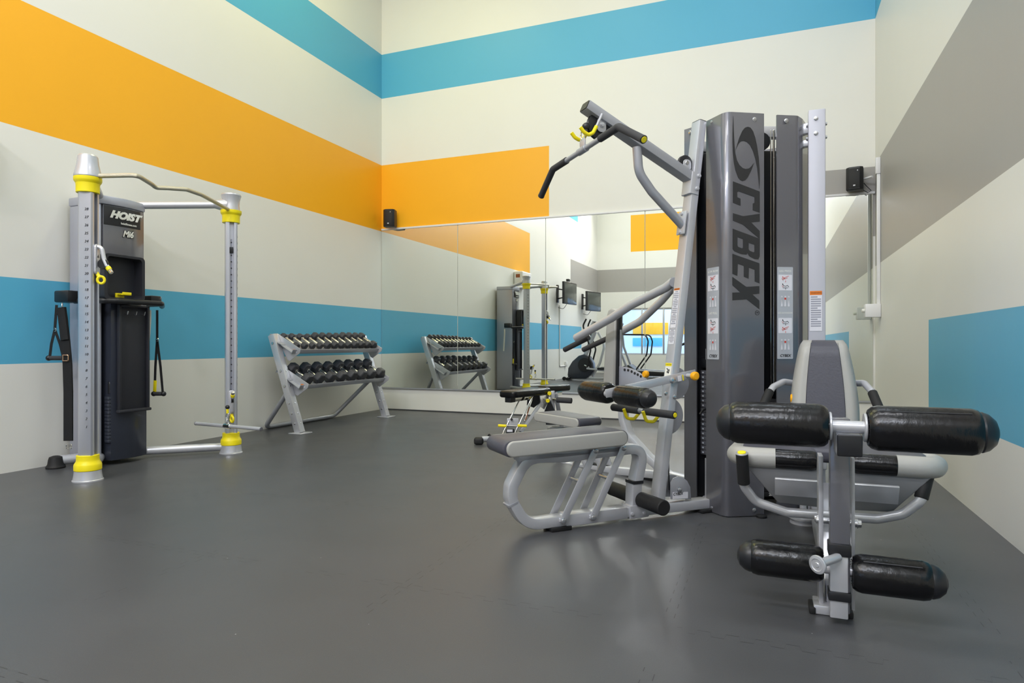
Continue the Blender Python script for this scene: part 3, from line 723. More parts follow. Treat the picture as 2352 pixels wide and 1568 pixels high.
# guide rods, stacks
for xr, z in ((1.388, 3.44), (1.372, 3.44)):
    mb = MB(); mb.cyl(cam(xr, z, .66), cam(xr, z, 2.03), .006 if xr > 1.38 else .003, 12); mk('guide_rod', mb, M['chrome'], gym)
lr = (a0+cam(1.013, 3.565))/2+(V((.727, .687, 0))*.04)
mb = MB(); mb.cyl(lr+UP*.03, lr+UP*2.0, .006, 12); mk('guide_rod', mb, M['chrome'], gym)
fa = (a0-cam(1.013, 3.565)).normalized(); fn = V((-fa.y, fa.x, 0))
if fn.dot(Fw) < 0: fn = -fn
PS = Plane((lr.x, lr.y), math.degrees(atan2(fa.y, fa.x))); dot = PS(1615, 900); dot.z = 0
for k in range(18):
    mb = MB(); mb.boxax(lr+fn*.07+UP*(.30+k*.0258)-fa*.0, (fa, fn, UP), (.11, .14, .0245), .002); pl = mk('weight_plate', mb, M['gun'], gym)
    mb = MB(); mb.boxax(dot-fn*.0015+UP*(.30+k*.0258), (fa, fn, UP), (.012, .003, .009), .0005); mk('pin_hole', mb, M['labg'], pl)
mb = MB(); mb.boxax(lr+fn*.07+UP*.79, (fa, fn, UP), (.11, .14, .05), .004); mk('top_plate', mb, M['black'], gym)
mb = MB(); mb.cyl(lr+fn*.02+UP*.81, lr+fn*.02+UP*.87, .025); mk('stack_collar', mb, M['silverd'], gym)
mb = MB(); mb.cyl(lr+fn*.02+UP*.06, lr+fn*.02+UP*.27, .028); mb.cyl(lr+fn*.02+UP*.04, lr+fn*.02+UP*.06, .04); mk('stack_bumper', mb, M['silver'], gym)
mb = MB(); c0 = lr+UP*.545; mb.tube([c0, c0-fn*.03-UP*.01, c0-fn*.05-UP*.03], .006, 8); mk('selector_pin', mb, M['black'], gym)
for k in range(20):
    c0 = cam(1.376, 3.50, .095+k*.026)
    mb = MB(); mb.boxax(c0, (Rt, Fw, UP), (.074, .09, .0248), .002); pl = mk('weight_plate', mb, M['ink'], gym)
    w = 200-10*k
    if w in (200, 190, 100): mk('lettering', text_mb(str(w), .021, c0-Fw*.0455+Rt*.008, Rt, UP, .0008, bold=.0008), M['inkw'], pl)
# bolts on the shrouds
mb = MB()
nA = -(a2-a1).normalized().cross(UP); nA = V(((a2-a1).y, -(a2-a1).x, 0)).normalized()
for px, py in ((1733, 274), (1732, 1171)): mb.hexhead(atz(px, py, 3.368), nA, .009, .006)
nL = V(((a1-a0).y, -(a1-a0).x, 0)).normalized()
if nL.dot(Fw) > 0: nL = -nL
for px, py in ((1636, 280), (1636, 1166)):
    mb.hexhead(atz(px, py, 3.45), nL, .009, .006)
for px, py in ((1806, 277), (1807, 1171)): mb.hexhead(atz(px, py, 3.39), -Fw, .009, .006)
mb.hexhead(atz(1585, 304, 3.59), nL, .009, .006)
mk('bolt', mb, M['bolt'], gym)

# ---- emblem and lettering on the front shroud (traced on the shroud face)
def crop(pts, ox, oy, k): return [(ox+x/k, oy+y/k) for x, y in pts]
c6 = lambda *p: crop(p, 1540, 230, 3.337)
c2 = lambda *p: crop(p, 1600, 560, 4.61)
logo = [[c6((480, 122), (476, 200), (474, 300), (477, 400), (485, 480), (498, 540), (518, 593), (535, 613), (553, 620), (572, 613), (592, 590), (615, 545), (640, 480), (618, 508), (598, 524), (575, 527), (552, 520), (528, 497), (508, 460), (497, 410), (489, 330), (484, 230))],
        [c6((498, 384), (510, 340), (528, 285), (550, 235), (570, 211), (592, 204), (612, 210), (632, 238), (650, 292), (664, 360), (675, 440), (682, 530), (684, 610), (680, 678), (674, 610), (664, 520), (650, 450), (632, 390), (610, 345), (585, 320), (560, 312), (540, 316), (520, 335))]]
letters = [
    [c6((478, 622), (683, 700), (683, 862), (630, 842), (630, 792), (643, 786), (643, 742), (522, 698), (510, 706), (512, 745), (536, 754), (536, 808), (478, 785))],
    [c6((478, 866), (556, 889), (683, 870), (683, 930), (617, 936), (683, 1003), (683, 1063), (553, 952), (478, 922))],
    [c6((476, 985), (683, 1062), (683, 1198), (672, 1219), (645, 1217), (605, 1196), (590, 1172), (580, 1183), (545, 1180), (490, 1158), (476, 1140)),
     c6((512, 1048), (555, 1065), (555, 1128), (546, 1135), (518, 1124), (512, 1112)), c6((598, 1092), (643, 1108), (643, 1160), (634, 1165), (605, 1153), (598, 1142))],
    [c6((474, 1177), (681, 1250), (681, 1403), (645, 1388), (645, 1300), (600, 1283), (598, 1368), (562, 1352), (562, 1270), (515, 1253), (511, 1345), (474, 1330))],
    [c2((378, 348), (525, 455), (663, 445), (663, 525), (590, 535), (663, 600), (663, 690), (530, 587), (378, 597), (378, 515), (460, 512), (378, 435))]]
af = (a2-a1).normalized(); org = V((a1.x, a1.y, 0))
PF = Plane((a1.x, a1.y), math.degrees(atan2(af.y, af.x)))
def decal(loops, m, name, plane=None, off=-.0012, th=.0012):
    pl = plane or PF; L2 = []
    for lp in loops:
        L2.append([((q-V((pl.p.x, pl.p.y, 0))).dot(pl.d), q.z) for q in (pl(x, y) for x, y in lp)])
    mb = loops_mb(L2, th); m4 = Matrix((pl.d, UP, pl.d.cross(UP))).transposed().to_4x4(); m4.translation = V((pl.p.x, pl.p.y, 0))+pl.n*off
    mb.bm.transform(m4); return mk(name, mb, m, gym)
for lp in logo: decal(lp, M['ink'], 'emblem')
for lp in letters: decal(lp, M['ink'], 'lettering')
ring = [(1739+5*cos(2*pi*k/20), 718+5.6*sin(2*pi*k/20)) for k in range(20)]; rin = [(1739+4.2*cos(2*pi*k/20), 718+4.8*sin(2*pi*k/20)) for k in range(20)]
decal([ring, rin], M['ink'], 'registered_mark')
mk('registered_mark', text_mb('R', .016, PF(1739, 718)-PF.n*.001, -UP, PF.d, .001), M['ink'], gym)

# ---- instruction stickers
def sticker(pl, x0, y0, x1, y1, m, r=.004, off=-.0015, name='sticker', parent=None):
    q = [pl(x0, y0), pl(x1, y0), pl(x1, y1), pl(x0, y1)]
    c = (q[0]+q[1]+q[2]+q[3])/4; w = abs((q[1]-q[0]).dot(pl.d)); h = c.z*0+(q[0].z+q[1].z-q[2].z-q[3].z)/2
    sgn = 1 if (q[1]-q[0]).dot(pl.d) > 0 else -1; ax = pl.d*sgn
    mb = MB(); mb.prism([c+pl.n*off+ax*x+UP*y for x, y in rrect(w, h, min(r, w*.3, h*.3), 3)], pl.n, .001, 0)
    return mk(name, mb, m, parent or gym), c, ax, w, h
def figure(mb, c, ax, n, s, k):
    """little exercise pictogram: head, limbs, bench"""
    P = [((-.3, .1), (.0, .0)), ((0, 0), (.25, .12)), ((.25, .12), (.42, -.1)), ((-.35, -.18), (.3, -.18)), ((0, -.18), (0, -.4)), ((-.3, .1), (-.4, .35))]
    for a, b in P:
        p = c+ax*(a[0]*s)+UP*(a[1]*s); q = c+ax*(b[0]*s*(1 if k % 2 else -1))+UP*(b[1]*s)
        if (q-p).length > 1e-4: mb.beam(p, q, .0008, s*.05, up=UP if abs((q-p).normalized().z) < .9 else ax, bev=0)
    mb.cyl(c+ax*(-.36*s)+UP*(.22*s)-n*.0004, c+ax*(-.36*s)+UP*(.22*s)+n*.0004, s*.07, 10, 0)
def instruct(pl, x0, y0, x1, y1, heads):
    o, c, ax, w, h = sticker(pl, x0, y0, x1, y1, M['labg'], name='instruction_sticker')
    n = pl.n; top = c+UP*h/2
    def row(t0, t1, m):
        mb = MB(); mb.prism([c+UP*(h/2-h*(t0+t1)/2)-n*.0022+ax*x+UP*y for x, y in rrect(w*.86, h*(t1-t0), .003, 2)], n, .0008); mk('picture_field', mb, m, o)
    row(.085, .255, M['lab']); row(.555, .72, M['lab'])
    for t, s in zip((.045, .50), heads):
        mk('lettering', text_mb(s, w*.17 if len(s) < 10 else w*.125, c+UP*(h/2-h*t)-n*.0022, ax, UP, .0006), M['inkw'], o)
    a = MB(); r = MB()
    for t, k in ((.13, 0), (.21, 1), (.60, 1), (.68, 0)): figure(a if k else r, c+UP*(h/2-h*t)-n*.003+ax*w*.02, ax, n, w*.5, k); figure(r, c+UP*(h/2-h*t)-n*.003-ax*w*.16, ax, n, w*.16, k)
    for t in (.30, .77):
        for i in (-1, 0, 1):
            p = c+UP*(h/2-h*(t+.07))-n*.0028+ax*(w*.22*i)
            a2_ = MB()
            for (u, v) in ((0, .05), (-.02, 0), (.02, 0)): a2_.beam(p+UP*(v*h*.4+h*.03), p+ax*(u*w*2.2)-UP*(h*.06), .0008, .003, up=ax, bev=0)
            a2_.cyl(p+UP*h*.045-n*.0004, p+UP*h*.045+n*.0004, .005, 10, 0); mk('muscle_figure', a2_, M['lab'], o)
        p = c+UP*(h/2-h*(t+.045))-n*.0032; r.boxax(p, (ax, n, UP), (.010, .0006, .010), 0)
    mk('pictogram', a, M['ink'], o); mk('pictogram', r, M['red'], o)
    mk('lettering', text_mb('CYBEX', w*.22, c-UP*(h/2-h*.035)-n*.0022, ax, UP, .0006, shear=.3, bold=.0006), M['ink'], o)
PLf = Plane((a0.x, a0.y), math.degrees(atan2((a1-a0).y, (a1-a0).x)))
if PLf.n.dot(Fw) < 0: PLf.n = -PLf.n
instruct(PLf, 1625, 614, 1652, 825, ('LOW ROW', 'LAT PULL'))
PB = Plane((b0.x, b0.y), math.degrees(atan2((b1-b0).y, (b1-b0).x)))
instruct(PB, 1785, 613, 1821, 824, ('LEG PRESS', 'LEG EXTENSION'))
def warning(pl, x0, y0, x1, y1, hd, off=-.0015, head=.10, rows=14):
    o, c, ax, w, h = sticker(pl, x0, y0, x1, y1, M['lab'], .002, off, 'warning_label')
    mb = MB(); mb.prism([c+pl.n*(off-.0008)+UP*(h/2-h*head/2)+ax*x+UP*y for x, y in rrect(w, h*head, .002, 2)], pl.n, .0008); hh = mk('label_header', mb, hd, o)
    if hd is M['orl'] or hd is M['yel']: hh = o; mk('lettering', text_mb('WARNING' if hd is M['orl'] else 'CAUTION', w*.19, c+pl.n*(off-.0014)+UP*(h/2-h*head/2)+ax*w*.04, ax, UP, .0006), M['ink'], hh)
    mb = MB()
    for k in range(rows):
        t = head+.05+(.93-head-.05)*k/rows; ww = w*(.84 if (k*7) % 5 else .55)
        mb.boxax(c+pl.n*(off-.0006)+UP*(h/2-h*t)-ax*((w*.84-ww)/2), (ax, pl.n, UP), (ww, .0006, h*.42/rows), 0)
    mk('printed_lines', mb, M['inkg'], o)['kind'] = 'stuff'

# ---- front column behind the leg seat
cc = onx(1875.5, 600, .231); cc = V((.231, 3.80, 0))
mb = MB(); mb.beam(cc+UP*.01, cc+UP*2.135, .083, .055, up=(0, 1, 0), bev=.006); fcol = mk('column', mb, M['colm'], gym)
PC = Plane((.231, 3.80-.0275), 0)
warning(PC, 1860, 668, 1888, 760, M['orl'])
mb = MB()
for px, py in ((1874, 272), (1874, 306)): mb.hexhead(PC(px, py), (0, -1, 0), .009, .007)
for h in (2.06, 1.99):
    mb.hexhead(cc+V((.042, .0, h)), (1, 0, 0), .009, .008); mb.hexhead(cc+V((-.042, 0, h)), (-1, 0, 0), .009, .008)
mk('bolt', mb, M['bolt'], fcol)
mb = MB()
mb.beam(cam(1.52, 3.52, 2.045), cc+V((-.03, .02, 2.05)), .04, .055); mb.beam(cam(1.52, 3.52, 1.97), cc+V((-.03, .02, 1.97)), .04, .035)
mk('top_bracket', mb, M['silver'], gym)

# ---- lat / row station: base beam, seat loop
Q = lambda px, py: L0(px, py, -.035, 0.0)
loop = fillet([P0(1655, 1150), Q(1441, 1177.5), Q(1300, 1196), Q(1212, 1208), Q(1178, 1150), Q(1180, 1118), Q(1212, 1052), Q(1300, 1050), Q(1484, 1028), Q(1467, 1112)],
              [.05, .05, .17, .1, .05, .17, .05, .12], 9)
mb = MB(); mb.rect(loop, .050, .07, n0, .006); mk('seat_loop', mb, M['silver'], gym)
mb = MB(); mb.rect([Q(1180.5, 1160), Q(1179, 1156)], .053, .073, n0, .006); mk('loop_joint', mb, M['silverd'], gym)
mb = MB(); a = Q(1300, 1196); bb_ = Q(1441, 1177.5); mb.beam(a, bb_, .076, .057, bev=.004); mk('beam_sleeve', mb, M['silver'], gym)
mb = MB(); a = Q(1446, 1177); bb_ = Q(1490, 1171); mb.beam(a, bb_, .082, .066, bev=.006)
for px in (1452, 1480): mb.hexhead(L0(px, 1180-(px-1452)*.1, -.042), -n0, .009, .007)
mk('beam_clamp', mb, M['silver'], gym)
mb = MB(); mb.rect([Q(1465, 1112), Q(1463, 1170)], .056, .07, n0, .006); mk('loop_post', mb, M['silver'], gym)
mb = MB(); mb.rect([Q(1466, 1104), Q(1466, 1111)], .064, .078, n0, .006); mk('post_collar', mb, M['black'], gym)
ft = L0(1281, 1210, 0); mb = MB(); mb.boxax(V((ft.x, ft.y, .011)), (d0, n0, UP), (.11, .09, .021), .004); mk('rubber_foot', mb, M['rub'], gym)
ft = V((-.33, 3.62, .01)); mb = MB(); mb.boxax(ft, (d0, n0, UP), (.1, .1, .018), .004); mk('rubber_foot', mb, M['rub'], gym)
# parallelogram flat bars with bolts and spacer rods
bars = ((1372, 1036, 1298, 1198), (1437, 1030, 1367, 1190))
for xa, ya_, xb, yb_ in bars:
    A = L0(xa, ya_, -.075); B = L0(xb, yb_, -.075)
    for off in (-.055, .055):
        sh = n0*(off+.075); mb = MB(); p, q = A+sh, B+sh; t = (q-p).normalized()
        mb.beam(p, q, .008, .036, up=n0.cross(t), bev=.002, ext=.012); br = mk('link_bar', mb, M['silver'], gym)
        sg = -1 if off < 0 else 1
        mb = MB(); mb.hexhead(p+n0*(.004*sg), n0*sg, .011, .009); mb.hexhead(q+n0*(.004*sg), n0*sg, .012, .009); mk('bolt', mb, M['bolt'], br)
    mb = MB(); mb.cyl(B-n0*.0+n0*.02, B+n0*.13, .013, 14); mb.cyl(A+n0*.02, A+n0*.13, .011, 14)
    m_ = A*.55+B*.45; mb.cyl(m_+n0*.02, m_+n0*.13, .009, 14); mk('spacer_rod', mb, M['bolt'], gym)
mb = MB(); mb.beam(L0(1192, 1051, -.035, 0), L0(1435, 1028, -.035, 0), .07, .04, bev=.005); mk('seat_carrier', mb, M['silver'], gym)
# pads
def pad(c, t, lat, L, W, T, name_core, mcore, mside, endr=.4, core_w=.86, lab=None):
    """upholstered board: dark top and ends, lighter side bolsters. t = long axis, lat = width axis"""
    t = V(t).normalized(); lat = V(lat).normalized(); up = t.cross(lat).normalized()
    if up.z < -.01: up = -up
    r = T*.48
    prof = lambda LL, TT, rr: [c+t*x+up*y for x, y in rrect(LL, TT, rr, 8)]
    mb = MB(); mb.prism(prof(L, T, r), lat, W*core_w*1.02, bev=.004, seg=2); core_o = mk(name_core, mb, mcore, gym, ang=40)
    for sg in (-1, 1):
        mb = MB(); sh = lat*(sg*W*(core_w+1)/4)
        mb.prism([p+sh for p in prof(L*.97, T*.98, r*.96)], lat, W*(1-core_w)/2, bev=min(.012, W*(1-core_w)/4, T*.3), seg=5); mk('side_bolster', mb, mside, core_o, 'light grey vinyl side bolster', ang=50)
    return core_o
a = L0(1176, 1033, -.125, 0); bb_ = L0(1434, 1006.5, -.125, 0)
c_ = (a+bb_)/2; L_ = (bb_-a).length+.066
pad(c_, (bb_-a), n0, L_, .25, .075, 'seat_pad', M['vinyls'], M['gvinyl'])
# foot rollers on the post
rc = L0(1461, 1142, 0)
mb = MB(); mb.cyl(rc-n0*.08, rc+n0*.08, .014); mk('roller_axle', mb, M['bolt'], gym)
for sg, e0, e1 in ((-1, .045, .235), (1, .045, .235)):
    mb = MB(); pr = [(.036, 0)]; L2 = e1-e0
    pr = [(.03, 0), (.038, .004)]+[(.038-.0012*(k % 2), .008+k*(L2-.016)/30) for k in range(31)]+[(.038, L2-.004), (.033, L2)]
    mb.lathe(rc+n0*(sg*e0), n0*sg, pr, 32); mk('foot_roller', mb, M['rub'], gym)
# leaning upright, lat arm, strut
ub, ut = L0(1520, 1150, -.035, 0), L0(1616, 277, -.035, 0)
mb = MB(); mb.rect([ub, ut], .047, .07, n0, .006); upr = mk('upright', mb, M['silver'], gym)
mb = MB(); mb.rect([ut-(ut-ub).normalized()*.002, ut+(ut-ub).normalized()*.004], .045, .068, n0, .006); mk('end_cap', mb, M['black'], upr)
dU = (ut-ub).normalized()
mb = MB(); s_ = L0(1597, 420, -.035, 0); mb.rect([s_-dU*.06, s_+dU*.055], .058, .08, n0, .008)
for px, py in ((1605, 404), (1601, 433)): mb.hexhead(L0(px, py, -.041), -n0, .010, .009)
mk('arm_sleeve', mb, M['silver'], upr)
ea, eb = L0(1352, 238.5, -.035, 0), L0(1592, 404, -.035, 0)
mb = MB(); mb.rect([ea, eb], .048, .07, n0, .005); arm = mk('lat_arm', mb, M['silverd'], gym)
t = (ea-eb).normalized(); mb = MB(); mb.rect([ea-t*.001, ea+t*.004], .044, .066, n0, .006); mk('end_cap', mb, M['ink'], arm)
S = fillet([P0(1463, 338), P0(1467, 396), P0(1497, 440), P0(1568, 518)], [.12, .15], 10)
mb = MB(); mb.tube(S, .0235, 22); mk('arm_strut', mb, M['silverd'], gym)
pc_ = L0(1568, 512, 0); fl = -d0
mb = MB(); mb.boxax(L0(1566, 512, 0)+d0*.0, (n0, dU, n0.cross(dU)), (.066, .125, .010), .004)
for dz in (.05, -.05): mb.hexhead(L0(1566, 512, 0)+dU*dz-d0*.005+UP*0, -d0, .009, .008)
mk('strut_plate', mb, M['silver'], upr)
# pulleys on the arm
def wheel(c, n, R, w, name='pulley_wheel', par=None):
    mb = MB(); mb.lathe(c-n*(w/2), n, [(R*.35, 0), (R*.9, .001), (R, .003), (R*.86, w/2), (R, w-.003), (R*.9, w-.001), (R*.35, w)], 32); o = mk(name, mb, M['black'], par or gym)
    mb = MB(); mb.cyl(c-n*(w/2+.012), c+n*(w/2+.012), .012, 16); mk('axle', mb, M['bolt'], o); return o
w1 = L0(1377, 290, 0); wheel(w1, n0, .070, .026); w2 = L0(1573, 376, 0); wheel(w2, n0, .044, .022)
for sg in (-1, 1):
    mb = MB(); mb.prism([w1+n0*(.02*sg)+d0*x+UP*y for x, y in rrect(.05, .07, .02)], n0, .005, bev=.001)
    mb.prism([w2+n0*(.018*sg)+d0*x+UP*(y-.012) for x, y in rrect(.05, .06, .02)], n0, .005, bev=.001)
    mb.hexhead(w1+n0*(.024*sg), n0*sg, .011, .009); mk('pulley_bracket', mb, M['silver'], arm)
# yellow-dipped bar hooks
for off in (-.045, .045):
    base = [(1383, 262), (1370, 290), (1362, 305), (1352, 310), (1341, 303), (1333, 292)]
    pts = [L0(x, y, -.045)+n0*(off+.045) for x, y in base]
    mb = MB(); mb.tube(fillet(pts[:3], .02), .0068, 12); hk_ = mk('hook_arm', mb, M['silver'], gym)
    mb = MB(); mb.tube(fillet(pts[1:], .02), .0092, 12); mk('hook_tip', mb, M['yel'], hk_)
# cable end
mb = MB(); q = P0(1346, 291); mb.ball(q, .020); q2 = P0(1346, 302); mb.cyl(q, q-UP*.04, .012, 14); mk('cable_stop', mb, M['black'], arm)
# lat bar hanging from its snap hook
bc_ = P0(1343, 345)
lat = thing('lat_pulldown_bar', 'long angled pulldown bar with dark grips and yellow end cap hanging from the lat arm', 'cable attachment', bc_)
def lp(off, h): return V((bc_.x, bc_.y, 0))+n0*off+UP*h
pts = [lp(-.50, 1.767), lp(-.335, 1.872), lp(0, 1.851), lp(.335, 1.832), lp(.50, 1.725)]
pts[0] = L0(1478, 320, -.50); pts[1] = L0(1421, 291, -.33); pts[3] = L0(1270, 389, .33); pts[4] = L0(1243, 450, .50); pts[2] = (pts[1]+pts[3])/2
mb = MB(); mb.tube(fillet(pts, .03), .013, 18); mk('bar', mb, M['silverd'], lat)
for e, bnd in ((pts[0], pts[1]), (pts[4], pts[3])):
    inner = bnd+(pts[2]-bnd).normalized()*.16
    mb = MB(); mb.tube(fillet([e, bnd, inner], .035, 8), .0175, 20); g_ = mk('grip', mb, M['foam'], lat)
    dd = (e-bnd).normalized(); mb = MB(); mb.cyl(e-dd*.004, e+dd*.004, .0185, 20); mk('end_ring', mb, M['black'], g_)
    mb = MB(); mb.cyl(e+dd*.003, e+dd*.006, .0135, 20); mk('end_cap', mb, M['yel'], g_)
ax_ = (pts[3]-pts[1]).normalized()
mb = MB(); mb.cyl(pts[2]-ax_*.04, pts[2]+ax_*.04, .0175, 20); mk('centre_sleeve', mb, M['silverd'], lat)
mb = MB(); mb.prism([pts[2]+UP*.035+n0*x+UP*y for x, y in rrect(.05, .05, .018)], d0, .008, bev=.002); mk('eye_plate', mb, M['silver'], lat)
sh = thing('snap_hook', 'chrome snap hook between the lat cable and the pulldown bar', 'hook', pts[2]+UP*.05)
mb = MB(); mb.torus(pts[2]+UP*.077, (d0*.8+n0*.5).normalized(), .011, .0042, 20, 8, 2.4); mk('carabiner', mb, M['chrome'], sh)

# stickers on the upright (front face looks down-left)
PU = Plane((ub.x, ub.y), 135)
def onface(px, py):   # point on the upright's outward (left) face
    r = ray(px); f0 = ub-d0*.0235; nn = n0.cross(dU).normalized()
    # intersect camera ray with the leaning face plane
    org_ = V((0, 0, CH)); dd = V((r.x, r.y, -(py-HY)/FP)); k = (f0-org_).dot(nn)/dd.dot(nn); return org_+dd*k
def facelabel(x0, y0, x1, y1, w, m, hd, head, txt=None, rows=0):
    c = (onface((x0+x1)/2, y0)+onface((x0+x1)/2, y1))/2; h = (onface((x0+x1)/2, y0)-onface((x0+x1)/2, y1)).length
    nn = n0.cross(dU).normalized(); nn = nn if nn.dot(Fw) < 0 else -nn
    # centre it on the face
    base = ub+dU*((c-ub).dot(dU))+nn*.0243; ax = -n0
    mb = MB(); mb.prism([base+ax*x+dU*y for x, y in rrect(w, h, .004, 3)], nn, .001); o = mk('warning_label', mb, m, gym)
    mb = MB(); mb.prism([base+nn*.0008+dU*(h/2-h*head/2)+ax*x+dU*y for x, y in rrect(w, h*head, .003, 2)], nn, .0008); mk('label_header', mb, hd, o)
    if txt: mk('lettering', text_mb(txt, w*.2, base+nn*.0013+dU*(h/2-h*head/2), ax, dU, .0006), M['ink'], o)
    if rows:
        mb = MB()
        for k in range(rows):
            tt = head+.04+(.94-head-.04)*k/rows; mb.boxax(base+nn*.0008+dU*(h/2-h*tt), (ax, nn, dU), (w*(.84 if k % 4 else .5), .0006, h*.4/rows), 0)
        mk('printed_lines', mb, M['inkg'], o)['kind'] = 'stuff'
    return base, ax, nn, h
facelabel(1540, 664, 1545, 752, .046, M['lab'], M['orl'], .05, 'WARNING', 18)
facelabel(1528, 756, 1533, 790, .046, M['lab'], M['lab'], .05, None, 9)
bs, ax, nn, h = facelabel(1518, 833, 1520, 864, .052, M['inkw'], M['yel'], .22, 'CAUTION', 0)
mb = MB()
for a_, b_ in (((-.012, .008), (.004, .0)), ((.004, .0), (-.008, -.012)), ((-.008, -.012), (.010, -.012)), ((.012, .004), (.004, -.018))):
    mb.beam(bs+nn*.001+ax*a_[0]+dU*a_[1], bs+nn*.001+ax*b_[0]+dU*b_[1], .0008, .005, up=nn.cross(((ax*(b_[0]-a_[0])+dU*(b_[1]-a_[1])).normalized())), bev=0)
mk('pictogram', mb, M['ink'], upr)

# thigh rollers on the swinging arm
def roller(c, ax, R, L, m=None, cap=True, capn=1, name='roller_pad', par=None):
    """foam roller with a gathered inner end and domed cap; ax points outward"""
    mb = MB(); mb.lathe(c, ax, [(R*.45, 0), (R*.80, .002), (R*.93, .012), (R, .028), (R*1.005, L*.5), (R, L-.024), (R*.94, L-.008), (R*.82, L)], 40); o = mk(name, mb, m or M['vinyl'], par or gym, ang=40)
    mb = MB(); mb.lathe(c+ax*(L-.004), ax, [(R*.86, 0), (R*.87, .006), (R*.78, .022), (R*.55, .038), (R*.25, .046), (0, .047)], 32); mk('end_cap', mb, M['black'], o)
    # gathered pleats at the inner rim
    mb = MB(); a = V((0, 0, 1)) if abs(ax.z) < .9 else V((1, 0, 0)); e1 = a.cross(ax).normalized(); e2 = ax.cross(e1)
    for k in range(18):
        u = e1*cos(2*pi*k/18)+e2*sin(2*pi*k/18); mb.beam(c+u*(R*.62)+ax*.001, c+u*(R*.9)+ax*.012, R*.07, R*.05, up=u.cross(ax), bev=.0015)
    mk('gathered_rim', mb, m or M['vinyl'], o)
    # stitched seam line
    mb = MB(); u = e1*cos(2.2)+e2*sin(2.2) if e2.z > 0 else e1*cos(2.2)-e2*sin(2.2)
    mb.cyl(c+ax*.03+u*(R*1.0), c+ax*(L-.03)+u*(R*1.0), .0022, 6, 0); mk('seam', mb, M['black'], o)
    return o
hc = L0(1405, 905, 0)     # hinge axle between rollers
mb = MB(); mb.cyl(hc-n0*.05, hc+n0*.05, .018, 20); mk('roller_axle', mb, M['silver'], gym)
rA = L0(1413, 906, -.06); roller(L0(1421, 906, -.055), -n0, .050, .245); roller(L0(1402, 903, .05), n0, .055, .25)
for off in (-.045, .03):
    A = L0(1395, 903, off); B = L0(1594, 858, off); t_ = (B-A).normalized(); mb = MB(); mb.beam(A, B, .008, .034 if off > 0 else .042, up=n0.cross(t_), bev=.002, ext=.01); ab = mk('thigh_arm', mb, M['silver'], gym)
    if off < 0:
        mb = MB(); mb.hexhead(L0(1544, 873, off-.004), -n0, .014, .012); mk('bolt', mb, M['bolt'], ab)
        for px, m_, hh in ((1561, M['lab'], .028), (1569, M['yel'], .03)):
            mb = MB(); q = L0(px, 873-(px-1544)*.24, off-.0045); mb.boxax(q, (t_, n0, t_.cross(n0)), (.022 if px < 1565 else .007, .001, hh), 0); mk('sticker', mb, m_, ab)
kn = L0(1578, 862, -.05)
mb = MB(); mb.cyl(kn, kn-n0*.045, .011, 16); kk = mk('pin_shaft', mb, M['silver'], gym)
mb = MB(); mb.lathe(kn-n0*.045, -n0, [(.012, 0), (.02, .004), (.023, .014), (.022, .026), (.016, .031), (0, .033)], 28); mk('pull_knob', mb, M['ora'], kk)
# cam plates beside the upright
mb = MB()
for ctr, R, off in (((1552, 880), .085, .036), ((1533, 955), .10, .040)):
    c0 = P0(*ctr, off); mb.prism([c0+d0*(R*cos(t))+UP*(R*sin(t)) for t in [radians(-100+200*k/20) for k in range(21)]]+[c0-d0*.02+UP*R], n0, .008, bev=.002)
mk('cam_plate', mb, M['silver'], gym)
mb = MB(); 
for px, py in ((1529, 903), (1549, 911)): mb.hexhead(L0(px, py, -.037), -n0, .009, .008)
mk('bolt', mb, M['bolt'], upr)
# curl bar resting on its yellow hooks
cb0, cb1 = L0(1549, 953, -.24), L0(1408, 935, .20)
cb = thing('curl_bar', 'short straight dark-gripped bar with a yellow end cap resting on hooks below the thigh rollers', 'cable attachment', (cb0+cb1)/2)
mb = MB(); mb.cyl(cb0, cb1, .013, 18); mk('bar', mb, M['silverd'], cb)
dd = (cb1-cb0).normalized(); Lb = (cb1-cb0).length
for e, s_ in ((cb0, 1), (cb1, -1)):
    mb = MB(); mb.cyl(e, e+dd*(s_*Lb*.455), .0195, 20); g_ = mk('grip', mb, M['foam'], cb)
    mb = MB(); mb.cyl(e-dd*(s_*.004), e, .017, 20); mk('end_ring', mb, M['black'], g_)
    mb = MB(); mb.cyl(e-dd*(s_*.007), e-dd*(s_*.003), .012, 20); mk('end_cap', mb, M['yel'], g_)
for off in (-.08, .06):
    q = (cb0+cb1)/2+n0*off-dd*0; mb = MB(); q = cb0+dd*((off+.24)/.44*Lb)
    mb.tube(fillet([q-d0*.045+UP*.005, q-d0*.025-UP*.045, q+d0*.02-UP*.05, q+d0*.07-UP*.0], .025), .0085, 12); mk('bar_hook', mb, M['yel'], gym)
# low pulley housing with its label, and the thin cable up to the cam
lp0 = L0(1560, 1120, -.02)
out = [(1540, 1146), (1540, 1108), (1546, 1098), (1556, 1094), (1568, 1096), (1578, 1104), (1585, 1118), (1587, 1146)]
for off in (-.03, .03):
    mb = MB(); mb.prism([L0(x, y, -.03)+n0*(off+.03) for x, y in out], n0, .005, bev=.001); hs = mk('pulley_housing', mb, M['silverd'], gym)
    if off < 0:
        mb = MB(); mb.hexhead(L0(1560, 1124, off-.003), -n0, .011, .009); mk('bolt', mb, M['bolt'], hs)
        lb_ = [L0(x, y, off-.0035) for x, y in ((1545, 1130), (1580, 1129), (1580, 1144), (1545, 1146))]
        mb = MB(); mb.prism(lb_, n0, .001); lo_ = mk('maker_label', mb, M['lab'], gym)
        mk('lettering', text_mb('CYBEX', .020, L0(1557, 1134, off-.0045), d0, UP, .0006, shear=.3, bold=.0005), M['ink'], lo_)
wheel(L0(1560, 1122, 0), n0, .05, .022)
